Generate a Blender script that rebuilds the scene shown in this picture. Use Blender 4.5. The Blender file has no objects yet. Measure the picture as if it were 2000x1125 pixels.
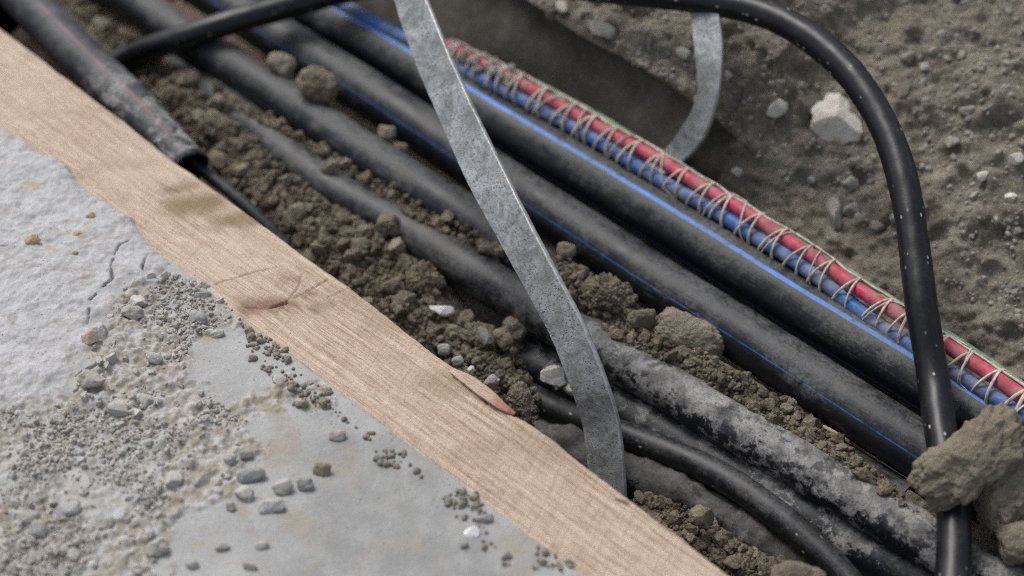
import bpy, math, random
import numpy as np
from mathutils import Vector, Matrix

# ------------------------------------------------------------------ camera, sky, sun, exposure
sc = bpy.context.scene
COL = sc.collection
TH, DIST, FPX = math.radians(45), 1.0, 3000.0      # pitch, distance to the board level, focal length in 2000px units
cam_d = bpy.data.cameras.new('camera'); cam = bpy.data.objects.new('camera', cam_d); COL.objects.link(cam)
cam.location = (0, -DIST*math.cos(TH), DIST*math.sin(TH)); cam.rotation_euler = (math.pi/2-TH, 0, 0)
cam_d.lens = FPX*36/2000; cam_d.sensor_width = 36; cam_d.clip_start = .02; cam_d.clip_end = 200
cam_d.dof.use_dof = True; cam_d.dof.focus_distance = .97; cam_d.dof.aperture_fstop = 3.1
sc.camera = cam

SUN_EL, SUN_AZ = math.radians(58), math.radians(-40)  # azimuth from +Y towards +X
w = bpy.data.worlds.new('World'); sc.world = w; w.use_nodes = True
wn = w.node_tree; bg = wn.nodes['Background']
sky = wn.nodes.new('ShaderNodeTexSky'); sky.sky_type = 'NISHITA'; sky.sun_disc = False
sky.sun_elevation = SUN_EL; sky.sun_rotation = SUN_AZ; sky.dust_density = 4.0; sky.air_density = 1.0
hs = wn.nodes.new('ShaderNodeHueSaturation'); hs.inputs['Saturation'].default_value = .52
wn.links.new(sky.outputs[0], hs.inputs['Color']); wn.links.new(hs.outputs[0], bg.inputs[0]); bg.inputs[1].default_value = .115
sl = bpy.data.lights.new('sun', 'SUN'); sun = bpy.data.objects.new('sun', sl); COL.objects.link(sun)
sl.energy = 1.5; sl.angle = math.radians(24); sl.color = (1, .98, .96)
sdir = Vector((math.sin(SUN_AZ)*math.cos(SUN_EL), math.cos(SUN_AZ)*math.cos(SUN_EL), math.sin(SUN_EL)))
sun.rotation_euler = sdir.to_track_quat('Z', 'Y').to_euler(); sun.location = sdir*5
sc.view_settings.view_transform = 'Standard'; sc.view_settings.look = 'None'; sc.view_settings.exposure = .33
sc.cycles.use_denoising = False; sc.cycles.pixel_filter_type = 'BLACKMAN_HARRIS'; sc.cycles.filter_width = 1.15

# ------------------------------------------------------------------ helpers
rng = np.random.default_rng(7); random.seed(7)
CP = np.array(cam.location); FW = np.array([0, math.cos(TH), -math.sin(TH)]); RT = np.array([1., 0, 0]); UP = np.array([0, math.sin(TH), math.cos(TH)])
def at(px, py, z):
    """world point at height z seen at photo pixel (2000x1125)"""
    r = FW*FPX + RT*(px-1000) - UP*(py-562.5)
    return CP + r*((z-CP[2])/r[2])
def proj(P):
    d = P-CP; dep = d@FW
    return 1000+FPX*(d@RT)/dep, 562.5-FPX*(d@UP)/dep
def pxscale(p): return FPX/((np.asarray(p)-CP)@FW)          # pixels per metre

TAB = rng.random((64, 64, 64))
def vn(P):
    i = np.floor(P).astype(int); f = P-i; f = f*f*(3-2*f); i &= 63; j = (i+1) & 63
    x0, y0, z0 = i.T; x1, y1, z1 = j.T; fx, fy, fz = f.T
    L = lambda a, b, t: a+(b-a)*t
    return L(L(L(TAB[x0, y0, z0], TAB[x1, y0, z0], fx), L(TAB[x0, y1, z0], TAB[x1, y1, z0], fx), fy),
             L(L(TAB[x0, y0, z1], TAB[x1, y0, z1], fx), L(TAB[x0, y1, z1], TAB[x1, y1, z1], fx), fy), fz)*2-1
def fbm(P, s, o=4, off=0., g=.5):
    P = np.asarray(P, float)
    if P.shape[1] == 2: P = np.c_[P, np.zeros(len(P))]
    t = np.zeros(len(P)); a = 1.
    for k in range(o):
        t += a*vn(P*s+off+17.3*k); a *= g; s *= 2.03
    return t
WT = rng.random((32, 32, 32, 3))
def worley(P, s, off=0.):
    """distance to nearest feature point, cell size 1"""
    P = np.asarray(P, float)
    if P.shape[1] == 2: P = np.c_[P, np.zeros(len(P))]
    P = P*s+off; i = np.floor(P).astype(int); b = np.full(len(P), 9.)
    for dx in (-1, 0, 1):
        for dy in (-1, 0, 1):
            for dz in (-1, 0, 1):
                c = i+np.array([dx, dy, dz]); q = c & 31
                d = ((c+WT[q[:, 0], q[:, 1], q[:, 2]]-P)**2).sum(1); b = np.minimum(b, d)
    return np.sqrt(b)
def sstep(a, b, x):
    t = np.clip((x-a)/(b-a), 0, 1); return t*t*(3-2*t)
def segdist(P, L):
    """2-D distance of points to a polyline, and the running parameter (segment index + t)"""
    L = np.asarray(L)[:, :2]; best = np.full(len(P), 1e9); par = np.zeros(len(P))
    for k in range(len(L)-1):
        a, b = L[k], L[k+1]; ab = b-a; t = np.clip(((P-a)@ab)/(ab@ab), 0, 1)
        d = np.linalg.norm(P-(a+t[:, None]*ab), axis=1); m = d < best
        best[m] = d[m]; par[m] = k+t[m]
    return best, par
def inpoly(P, Q):
    x, y = P.T; c = np.zeros(len(P), bool); n = len(Q)
    for i in range(n):
        (x1, y1), (x2, y2) = Q[i][:2], Q[i-1][:2]
        if y1 == y2: continue
        c ^= ((y1 > y) != (y2 > y)) & (x < (x2-x1)*(y-y1)/(y2-y1)+x1)
    return c
def sdf(P, Q):
    """signed distance to a polygon, negative inside"""
    Q = [np.asarray(q)[:2] for q in Q]; d, _ = segdist(P, np.array(Q+[Q[0]]))
    return np.where(inpoly(P, Q), -d, d)
def spline(pts, step=.003):
    """Catmull-Rom through 3-D points, resampled evenly"""
    p = np.asarray(pts, float); p = np.vstack([2*p[0]-p[1], p, 2*p[-1]-p[-2]]); out = []
    for k in range(1, len(p)-2):
        t = np.linspace(0, 1, 40, endpoint=False)[:, None]; a, b, c, d = p[k-1:k+3]
        out.append(.5*((2*b)+(c-a)*t+(2*a-5*b+4*c-d)*t**2+(3*b-a-3*c+d)*t**3))
    q = np.vstack(out+[p[-2:-1]]); L = np.r_[0, np.cumsum(np.linalg.norm(np.diff(q, axis=0), axis=1))]
    n = max(3, int(L[-1]/step)); s = np.linspace(0, L[-1], n)
    return np.c_[[np.interp(s, L, q[:, i]) for i in range(3)]].T
def path(pp, step=.003, sm=15):
    C = spline([at(*p) for p in pp], step)
    for _ in range(2):
        h_ = sm//2; Q = np.vstack([C[0]+(C[0]-C[1])*np.arange(h_, 0, -1)[:, None], C, C[-1]+(C[-1]-C[-2])*np.arange(1, h_+1)[:, None]])
        C = np.stack([np.convolve(Q[:, k], np.ones(2*h_+1)/(2*h_+1), 'valid') for k in range(3)], 1)
    return C

# ---- meshes
def mesh(name, V, F, smooth=True):
    V = np.asarray(V, np.float32); F = np.asarray(F, np.int32); k = F.shape[1]
    m = bpy.data.meshes.new(name); m.vertices.add(len(V)); m.vertices.foreach_set('co', V.ravel())
    m.loops.add(F.size); m.loops.foreach_set('vertex_index', F.ravel())
    m.polygons.add(len(F)); m.polygons.foreach_set('loop_start', np.arange(0, F.size, k, dtype=np.int32))
    m.polygons.foreach_set('loop_total', np.full(len(F), k, np.int32))
    m.update(calc_edges=True)
    m.polygons.foreach_set('use_smooth', np.full(len(F), smooth)); m.validate()
    return m
def attr(m, name, A):
    a = m.attributes.new(name, 'FLOAT_COLOR', 'POINT'); c = np.ones((len(m.vertices), 4), np.float32)
    A = np.asarray(A); A = A if A.ndim == 2 else A[:, None]; c[:, :A.shape[1]] = A; a.data.foreach_set('color', c.ravel())
def uvs(m, U):
    l = np.empty(len(m.loops), np.int32); m.loops.foreach_get('vertex_index', l)
    u = m.uv_layers.new(name='UVMap'); u.data.foreach_set('uv', np.asarray(U, np.float32)[l].ravel())
def gridF(n, m, o=0):
    i = np.arange(n*m).reshape(n, m)+o
    return np.c_[i[:-1, :-1].ravel(), i[1:, :-1].ravel(), i[1:, 1:].ravel(), i[:-1, 1:].ravel()]
def obj(name, m, mat, parent=None, loc=None):
    o = bpy.data.objects.new(name, m); COL.objects.link(o)
    if mat and not m.materials: m.materials.append(mat)
    if parent: o.parent = parent
    if loc is not None: o.location = [float(c) for c in loc]
    return o
def tag(o, label, cat, group=None):
    o['label'] = label; o['category'] = cat
    if group: o['group'] = group
    return o
def kind(o, k, label=None):
    o['kind'] = k
    if label: o['label'] = label
    return o
def thing(name, label, cat, loc=(0, 0, 0), group=None):
    o = bpy.data.objects.new(name, None); COL.objects.link(o); o.location = [float(c) for c in loc]; o.empty_display_size = .02
    return tag(o, label, cat, group)

TUBES = []       # (centre line, radius) of everything that soil can rest on
def frames(C, transport=False):
    T = np.gradient(C, axis=0); T /= np.linalg.norm(T, axis=1)[:, None]
    if not transport:
        U = np.array([0, 0, 1.])-T*T[:, 2:3]; U /= np.linalg.norm(U, axis=1)[:, None]
    else:
        U = np.zeros_like(T); u = np.array([0, 0, 1.])
        for k in range(len(T)):
            u = u-T[k]*(u@T[k]); u /= np.linalg.norm(u); U[k] = u
    return T, U, np.cross(T, U)      # S points to the near (camera) side for lines running to lower right
def tube(name, C, r, seg=40, rough=.0002, transport=False, caps=True, bumps=None):
    """mesh of a tube; UV.x is length in metres, UV.y the angle fraction (0.5 = up, larger = near side)"""
    T, U, S = frames(C, transport); n = len(C); L = np.r_[0, np.cumsum(np.linalg.norm(np.diff(C, axis=0), axis=1))]
    a = np.linspace(-math.pi, math.pi, seg+1); R = np.full((n, seg+1), 1.)*np.reshape(r, (-1, 1))
    D = U[:, None, :]*np.cos(a)[None, :, None]+S[:, None, :]*np.sin(a)[None, :, None]
    P = (C[:, None, :]+D*R[:, :, None])
    if rough:
        q = P.reshape(-1, 3); dn = (fbm(q, 25, 2, 3.)*rough*1.5+fbm(q, 160, 3, 9.)*rough).reshape(n, seg+1)
        dn[:, -1] = dn[:, 0]; P += D*dn[:, :, None]
    if bumps is not None:
        dn = bumps(P.reshape(-1, 3), np.repeat(L, seg+1), np.tile(a, n)).reshape(n, seg+1); dn[:, -1] = dn[:, 0]; P += D*dn[:, :, None]
    V = P.reshape(-1, 3); F = gridF(n, seg+1); UVv = np.c_[np.repeat(L, seg+1), np.tile(a/(2*math.pi)+.5, n)]
    if caps:
        nv = len(V); V = np.vstack([V, C[:1], C[-1:]]); UVv = np.vstack([UVv, [[0, .5], [L[-1], .5]]])
        i = np.arange(seg); e = (n-1)*(seg+1)
        F = np.vstack([F, np.c_[i, i+1, np.full(seg, nv), np.full(seg, nv)][:, [0, 1, 2, 2]] if False else np.zeros((0, 4), int)])
    m = mesh(name, V if not caps else V[:-2], F); uvs(m, UVv if not caps else UVv[:-2])
    return m

ICO = {}
def ico(k):
    if k not in ICO:
        import bmesh
        b = bmesh.new(); bmesh.ops.create_icosphere(b, subdivisions=k, radius=1); b.verts.ensure_lookup_table()
        ICO[k] = (np.array([v.co[:] for v in b.verts]), np.array([[v.index for v in f.verts] for f in b.faces])); b.free()
    return ICO[k]
def lumpV(sub, seed, pw=2.6, big=.22, mid=.10, agg=0., fine=.03, facet=0, asp=(1, 1, 1)):
    """unit lump: superellipsoid with noise; agg adds raspberry-like crumb aggregates, facet planes cut flat sides"""
    V, F = ico(sub); r = random.Random(seed); o = seed*3.71
    p = V/((np.abs(V)**pw).sum(1)**(1/pw))[:, None]
    V = p*np.asarray(asp)
    d = fbm(V, 1.1, 2, o)*big+fbm(V, 3.1, 3, o+5)*mid+fbm(V, 11, 3, o+9)*fine
    if agg: d += agg*(.62-worley(V, 2.6, o))+agg*.55*(.62-worley(V, 6.1, o+3))
    p = p*(1+d)[:, None]
    for k in range(facet):
        n = np.array([r.gauss(0, 1) for _ in range(3)]); n /= np.linalg.norm(n); h = r.uniform(.55, .85)
        s = np.maximum(p@n-h, 0); p = p-n*s[:, None]*.92
    return p, F

# ---- node materials
class NT:
    def __init__(s, name):
        s.m = bpy.data.materials.new(name); s.m.use_nodes = True; s.t = s.m.node_tree; s.b = s.t.nodes['Principled BSDF']
        s.geo = s.t.nodes.new('ShaderNodeNewGeometry').outputs['Position']
    def put(s, sock, v):
        if hasattr(v, 'links') or isinstance(v, bpy.types.NodeSocket): s.t.links.new(v, sock)
        elif isinstance(v, (tuple, list)) and sock.type == 'RGBA': sock.default_value = (*v[:3], 1)
        else: sock.default_value = v
    def noise(s, sc_, det=4, ro=.55, dist=0, vec=None):
        n = s.t.nodes.new('ShaderNodeTexNoise'); n.inputs['Scale'].default_value = sc_; n.inputs['Detail'].default_value = det
        n.inputs['Roughness'].default_value = ro; n.inputs['Distortion'].default_value = dist
        s.put(n.inputs['Vector'], s.geo if vec is None else vec); return n.outputs['Fac']
    def vor(s, sc_, vec=None, feat='F1', out='Distance'):
        n = s.t.nodes.new('ShaderNodeTexVoronoi'); n.feature = feat; n.inputs['Scale'].default_value = sc_
        s.put(n.inputs['Vector'], s.geo if vec is None else vec); return n.outputs[out]
    def math(s, op, a, b=0., c=None):
        n = s.t.nodes.new('ShaderNodeMath'); n.operation = op; s.put(n.inputs[0], a); s.put(n.inputs[1], b)
        if c is not None: s.put(n.inputs[2], c)
        return n.outputs[0]
    def rng(s, v, a, b, lo=0., hi=1., smooth=True):
        n = s.t.nodes.new('ShaderNodeMapRange'); n.interpolation_type = 'SMOOTHSTEP' if smooth else 'LINEAR'; n.clamp = True if not smooth else n.clamp
        for k, x in zip(('Value', 'From Min', 'From Max', 'To Min', 'To Max'), (v, a, b, lo, hi)): s.put(n.inputs[k], x)
        return n.outputs[0]
    def mix(s, f, a, b, mode='MIX'):
        n = s.t.nodes.new('ShaderNodeMix'); n.data_type = 'RGBA'; n.blend_type = mode
        s.put(n.inputs[0], f); s.put(n.inputs[6], a); s.put(n.inputs[7], b); return n.outputs[2]
    def attr(s, name):
        n = s.t.nodes.new('ShaderNodeAttribute'); n.attribute_name = name
        x = s.t.nodes.new('ShaderNodeSeparateColor'); s.t.links.new(n.outputs['Color'], x.inputs[0]); return list(x.outputs)
    def uv(s):
        n = s.t.nodes.new('ShaderNodeUVMap'); x = s.t.nodes.new('ShaderNodeSeparateXYZ'); s.t.links.new(n.outputs[0], x.inputs[0]); return x.outputs[0], x.outputs[1]
    def vec(s, x, y, z=0.):
        n = s.t.nodes.new('ShaderNodeCombineXYZ'); s.put(n.inputs[0], x); s.put(n.inputs[1], y); s.put(n.inputs[2], z); return n.outputs[0]
    def objvec(s):
        """object coordinates shifted by a random amount per object"""
        t = s.t.nodes.new('ShaderNodeTexCoord'); i = s.t.nodes.new('ShaderNodeObjectInfo'); v = s.t.nodes.new('ShaderNodeVectorMath'); v.operation = 'ADD'
        m_ = s.math('MULTIPLY', i.outputs['Random'], 7.); s.t.links.new(t.outputs['Object'], v.inputs[0]); s.t.links.new(m_, v.inputs[1]); return v.outputs[0], i.outputs['Random']
    def bump(s, h, st=.5, d=.001):
        n = s.t.nodes.new('ShaderNodeBump'); n.inputs['Strength'].default_value = st; n.inputs['Distance'].default_value = d
        s.put(n.inputs['Height'], h); s.t.links.new(n.outputs[0], s.b.inputs['Normal'])
    def out(s, col, rough=.9, spec=.3, metal=0.):
        s.put(s.b.inputs['Base Color'], col); s.put(s.b.inputs['Roughness'], rough); s.put(s.b.inputs['Specular IOR Level'], spec); s.put(s.b.inputs['Metallic'], metal); return s.m

def mat_soil(name, dark=(.062, .050, .035), light=(.27, .228, .168), objspace=False, grit=(.33, .29, .23)):
    n = NT(name); v, rd = n.objvec() if objspace else (None, None)
    a = n.noise(55, 5, .6, vec=v); b = n.noise(420, 4, .65, vec=v)
    f = n.rng(n.math('ADD', n.math('MULTIPLY', a, .6), n.math('MULTIPLY', b, .6)), .38, .82)
    c = n.mix(f, dark, light)
    if objspace: c = n.mix(n.math('MULTIPLY', n.math('MULTIPLY', rd, rd), .85), c, (.33, .288, .222))
    g = n.rng(n.vor(700, vec=v), .22, .12); g = n.math('MULTIPLY', g, n.rng(n.noise(260, 2, vec=v), .5, .62))
    c = n.mix(g, c, grit)
    h = n.math('ADD', n.math('MULTIPLY', n.noise(260, 5, .7, vec=v), 1.), n.math('MULTIPLY', n.noise(1100, 3, .6, vec=v), .45))
    n.bump(h, 1., .0024); return n.out(c, .97, .15)
M_SOIL = mat_soil('soil'); M_CLOD = mat_soil('clod_soil', objspace=True)
M_CLAY = mat_soil('clay', (.14, .118, .084), (.27, .232, .172), True)
M_BANK = mat_soil('bank_soil', (.105, .09, .069), (.31, .275, .22))
def mat_cut():  # cut earth in darker browns than the bank soil, finely mottled
    n = NT('dark_cut_earth'); a = n.noise(30, 5, .6); b = n.noise(300, 4, .6)
    c = n.mix(n.rng(a, .35, .7), (.06, .054, .044), (.10, .09, .074)); c = n.mix(n.rng(b, .55, .72), c, (.13, .118, .098)); c = n.mix(n.rng(n.noise(60, 6, .7), .5, .68, 0, .6), c, (.11, .10, .083))
    n.bump(n.noise(250, 5, .65), .5, .001); return n.out(c, .9, .25)
M_CUT = mat_cut()

def mat_stone(name, c1, c2, c3, rough=.85):
    n = NT(name); v, rd = n.objvec(); a = n.noise(120, 5, .6, vec=v); b = n.noise(600, 4, .6, vec=v)
    c = n.mix(rd, c1, c2); c = n.mix(n.rng(a, .4, .7), c, c3); c = n.mix(n.rng(b, .6, .8, 0, .5), c, (.08, .07, .06))
    n.bump(n.math('ADD', n.noise(300, 5, .65, vec=v), n.math('MULTIPLY', n.noise(1200, 3, vec=v), .4)), .7, .001); return n.out(c, rough, .3)
M_PEB = mat_stone('pebble_stone', (.36, .34, .305), (.50, .495, .49), (.40, .37, .32))
M_BPEB = mat_stone('bank_pebble_stone', (.17, .15, .122), (.40, .375, .33), (.2, .175, .14))
M_WHITE = mat_stone('pale_stone', (.58, .55, .49), (.66, .63, .57), (.45, .40, .32))
M_PINK = mat_stone('pink_stone', (.50, .38, .30), (.50, .38, .30), (.56, .46, .38))
M_CHIP = mat_stone('white_chip', (.72, .70, .70), (.76, .74, .74), (.62, .58, .56))
M_GREYST = mat_stone('grey_stone', (.24, .25, .25), (.34, .34, .33), (.30, .28, .24))

def mat_pipe(name, stripes=(), dust=.45, mud=0., base=(.0052, .0062, .0088), dustc=(.172, .177, .178), top=.8, rough=.42, dscale=1., specks=0., mudx=None, mudc=((.13, .128, .122), (.36, .352, .335))):
    """black plastic; stripes = (angle fraction, half width, colour, wear); dust lies mostly on the upper side, which also paints in its lit look; mud = pale splashes"""
    n = NT(name); x, y = n.uv(); P = n.vec(x, n.math('MULTIPLY', y, .12))
    col = n.mix(n.noise(20, 3), base, tuple(c*1.7 for c in base))
    for fr, hw, sc_, wear, *lim_ in stripes:
        wob = n.math('MULTIPLY', n.math('SUBTRACT', n.noise(40, 2, vec=n.vec(x, 0.)), .5), hw*.5)
        d = n.math('ABSOLUTE', n.math('ADD', n.math('SUBTRACT', y, fr), wob)); m = n.rng(d, hw, hw*.72)
        m = n.math('MULTIPLY', m, n.rng(n.noise(95, 5, .7), wear, wear+.16, .12, 1.))
        if lim_: m = n.math('MULTIPLY', m, n.rng(x, lim_[0], lim_[0]-.02))
        col = n.mix(m, col, sc_)
    up = n.rng(n.math('ABSOLUTE', n.math('SUBTRACT', y, .485)), .30, .03)  # gathers dust towards the far top, painting the lit side into the colour
    big = n.noise(24*dscale, 4, .6, .4); mid = n.noise(120*dscale, 8, .74, .5); fin = n.noise(520, 6, .78); strk = n.noise(1, 6, .72, vec=n.vec(n.math('MULTIPLY', x, 26), n.math('MULTIPLY', y, 75)))
    f = n.math('ADD', n.math('ADD', n.math('MULTIPLY', big, .26), n.math('MULTIPLY', fin, .20)), n.math('ADD', n.math('MULTIPLY', mid, .32), n.math('MULTIPLY', strk, .22)))
    f = n.math('ADD', f, n.math('MULTIPLY', up, .17*top))
    f = n.math('MULTIPLY', n.rng(f, .535, .665), n.math('MULTIPLY', n.rng(n.noise(14, 3), .3, .62, .5, 1.15), dust))
    f = n.math('MULTIPLY', f, n.rng(n.noise(330, 7, .8), .36, .58, .25, 1.))
    dustc = n.mix(n.rng(n.noise(42, 5, .65), .42, .64), dustc, (dustc[0]*1.0, dustc[1]*.92, dustc[2]*.80))
    sc1 = n.math('MULTIPLY', n.rng(n.noise(1, 5, .8, .3, vec=n.vec(n.math('MULTIPLY', x, 60), n.math('MULTIPLY', y, 14))), .66, .72), n.rng(n.noise(33, 3), .5, .62)); f = n.math('MAXIMUM', f, n.math('MULTIPLY', sc1, .55*dust))
    col = n.mix(f, col, dustc); ro = n.math('ADD', n.math('MULTIPLY', f, .45), rough)
    if specks:
        sp = n.rng(n.vor(190, vec=n.vec(n.math('MULTIPLY', x, .6), n.math('MULTIPLY', y, .06))), .20, .08); sp = n.math('MULTIPLY', sp, n.rng(n.noise(60, 2), .585-.08*specks, .62)); col = n.mix(sp, col, (.38, .36, .32))
    hgt = n.math('MULTIPLY', f, .6)
    if mud:
        a = n.noise(150, 8, .72, .25); b = n.noise(38, 3, .5); k = n.math('ADD', n.math('MULTIPLY', a, .6), n.math('MULTIPLY', b, .4))
        k = n.math('ADD', k, n.math('MULTIPLY', n.math('SUBTRACT', up, .5), .07)); s1 = n.rng(k, .525-.06*mud, .59-.06*mud)
        if mudx: s1 = n.math('MULTIPLY', s1, n.rng(n.math('ADD', x, n.math('MULTIPLY', n.noise(20, 3), .1)), mudx[0], mudx[1], .12, 1.))
        s1 = n.math('MULTIPLY', s1, n.rng(n.noise(500, 5, .75), .34, .56, .30, 1.)); col = n.mix(n.math('MULTIPLY', s1, .9), col, n.mix(n.rng(n.noise(70, 5, .65), .35, .65), mudc[0], mudc[1]))
        hgt = n.math('ADD', hgt, s1); ro = n.math('MAXIMUM', ro, n.math('MULTIPLY', s1, .92))
    n.bump(n.math('ADD', hgt, n.math('MULTIPLY', n.noise(900, 3, .6), .3)), .35, .0006)
    return n.out(col, ro, .4)

# ------------------------------------------------------------------ trench axes: u along the plank, v across to the far bank
E0, E1 = at(0, 45, 0), at(1430, 1110, 0)
AU = (E1-E0)/np.linalg.norm(E1-E0); AV = np.array([-AU[1], AU[0], 0]); AV = AV if AV[1] > 0 else -AV; O0 = at(680, 562, 0)
# the exact inner edge goes through O0 and along AU
def uv_of(P): d = np.asarray(P)[..., :3]-O0; return d@AU, d@AV
def W(u, v, z): return O0+np.multiply.outer(u, AU)+np.multiply.outer(v, AV)+np.multiply.outer(z, np.array([0, 0, 1.]))
PW = .068      # plank width

# ------------------------------------------------------------------ pipes and cables: centre lines
def reg(C, r): TUBES.append((C, r)); return C
P1 = reg(path([(-70, -140, -.010), (30, -22, -.012), (79, 31, -.013), (181, 136, -.014), (258, 207, -.016), (321, 275, -.018), (372, 329, -.020)]), .0175)
INNER = path([(330, 283, -.022), (372, 318, -.025), (420, 350, -.029), (480, 400, -.036), (560, 480, -.055)])
P2 = reg(path([(90, -120, -.038), (300, 30, -.04), (455, 133, -.04), (574, 207, -.04), (700, 296, -.041), (930, 440, -.043), (1080, 545, -.05), (1168, 608, -.057), (1300, 700, -.066), (1500, 830, -.07), (1760, 990, -.07)]), .0172)
P3 = reg(path([(240, 40, -.072), (400, 170, -.060), (480, 238, -.053), (560, 305, -.050), (650, 372, -.051), (737, 420, -.054), (810, 460, -.053), (900, 518, -.053), (1010, 583, -.054), (1077, 624, -.055), (1136, 664, -.055),
               (1245, 722, -.055), (1363, 793, -.055), (1457, 849, -.055), (1580, 915, -.055), (1685, 984, -.056), (1818, 1062, -.057), (1982, 1162, -.058), (2150, 1270, -.06)]), .0155)
P4 = reg(path([(200, -150, -.045), (350, -52, -.045), (450, 12, -.045), (574, 92, -.045), (700, 171, -.045), (842, 264, -.045), (975, 353, -.045), (1130, 452, -.045), (1300, 563, -.045), (1440, 649, -.045), (1615, 763, -.045), (1800, 884, -.046), (2000, 1010, -.048), (2200, 1140, -.05)]), .0185)
P5 = reg(path([(420, -105, -.04), (540, -28, -.04), (664, 49, -.04), (800, 128, -.04), (919, 202, -.04), (1000, 251, -.04), (1280, 420, -.04), (1419, 507, -.04), (1601, 621, -.04), (1783, 731, -.041), (2000, 870, -.043), (2200, 1000, -.045)]), .019)
C1 = reg(path([(700, 590, -.085), (800, 640, -.08), (870, 680, -.076), (1000, 752, -.074), (1065, 795, -.076), (1135, 823, -.078), (1217, 849, -.077), (1300, 880, -.073), (1405, 925, -.069), (1483, 979, -.067), (1553, 1032, -.068), (1612, 1085, -.07), (1680, 1160, -.074), (1760, 1260, -.08)]), .0092)
P7 = reg(path([(1000, 690, -.092), (1230, 806, -.084), (1400, 908, -.082), (1600, 1022, -.082), (1740, 1102, -.082), (1950, 1225, -.085)]), .0165)
P8 = reg(path([(900, 760, -.10), (1056, 856, -.092), (1200, 915, -.09), (1350, 985, -.09), (1500, 1068, -.092), (1640, 1150, -.095), (1800, 1250, -.1)]), .0145)
KC = path(sm=9, pp=[(160, 150, -.058), (215, 127, -.053), (270, 104, -.042), (340, 79, -.022), (455, 42, -.008), (560, 13, -.005), (650, -12, 0), (760, -34, .014), (900, -42, .032), (1050, -34, .05), (1200, -18, .064), (1310, -8, .071), (1400, 3, .076), (1500, 28, .079), (1590, 78, .078),
           (1667, 150, .073), (1722, 235, .064), (1752, 310, .055), (1772, 390, .045), (1788, 500, .029), (1801, 610, .013), (1822, 731, -.010), (1836, 836, -.016), (1852, 920, -.020), (1863, 1004, -.027), (1862, 1116, -.031), (1850, 1230, -.04), (1830, 1330, -.06)])
reg(KC, .0101)
BUN = path([(520, -85, -.018), (690, 2, -.018), (780, 50, -.018), (900, 113, -.018), (1000, 163, -.018), (1100, 218, -.018), (1200, 275, -.018), (1300, 333, -.018), (1400, 394, -.018), (1500, 456, -.018), (1600, 522, -.018), (1700, 592, -.019), (1765, 634, -.02), (1850, 690, -.02), (1925, 738, -.02), (2000, 790, -.02), (2200, 930, -.022)], .002)
reg(BUN, .010)

# ------------------------------------------------------------------ soil height field
RIDGES = []
def ridge(pp, wd, k=.9): RIDGES.append((np.array([at(*p) for p in pp]), wd, k))
ridge([(150, 0, -.058), (330, 130, -.056), (450, 255, -.052), (560, 370, -.046), (680, 470, -.047), (790, 565, -.058)], .022)
ridge([(200, -20, -.055), (300, 85, -.052), (430, 186, -.047), (560, 264, -.043), (700, 345, -.040), (840, 418, -.040), (985, 497, -.042)], .005, 1.5)
ridge([(1080, 520, -.05), (1150, 570, -.044), (1230, 630, -.040), (1320, 690, -.040), (1450, 745, -.046), (1600, 850, -.048), (1740, 950, -.052), (1850, 1010, -.058)], .007, 1.5)
ridge([(810, 610, -.080), (900, 690, -.076), (980, 770, -.072), (1030, 800, -.078)], .010, 1.2)
ridge([(1270, 985, -.082), (1350, 1040, -.077), (1450, 1090, -.075), (1560, 1160, -.074)], .007, 1.3)
ridge([(1900, 1000, -.06), (1980, 1040, -.05), (2100, 1120, -.05)], .02)
def soil_h(xy):
    n1 = fbm(xy, 14, 3, 2.); h = np.full(len(xy), -.135)+n1*.004
    for L, wd, k in RIDGES:
        d, par = segdist(xy, L); i = np.clip(par.astype(int), 0, len(L)-2); t = par-i; z = L[i, 2]*(1-t)+L[i+1, 2]*t
        h = np.maximum(h, z-k*np.maximum(0, d-wd*(1+.5*n1)))
    h += fbm(xy, 45, 3, 8.)*.0028+(.5-worley(xy, 140, 1.3))*.0030+(.5-worley(xy, 330, 5.1))*.0014
    return h
def tube_top(xy, skip=()):
    h = np.full(len(xy), -1.)
    for k, (C, r) in enumerate(TUBES):
        if k in skip: continue
        d, par = segdist(xy, C[::6]); i = np.clip((par*6).astype(int), 0, len(C)-1)
        m = d < r; h[m] = np.maximum(h[m], C[i[m], 2]+np.sqrt(r*r-d[m]**2))
    return h
KI = 8                                                # index of the arching cable: soil does not lie on it
def rest(xy): return np.maximum(soil_h(xy), tube_top(xy, (0, KI)))

# ------------------------------------------------------------------ setting: trench floor
uu = np.arange(-.52, .62, .0013); vv = np.arange(-.012, .40, .0013)
U, V_ = np.meshgrid(uu, vv, indexing='ij'); G = W(U.ravel(), V_.ravel(), np.zeros(U.size)); G[:, 2] = soil_h(G[:, :2])
o = obj('trench_floor', mesh('trench_floor', G, gridF(len(uu), len(vv))), M_SOIL); kind(o, 'structure')

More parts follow.
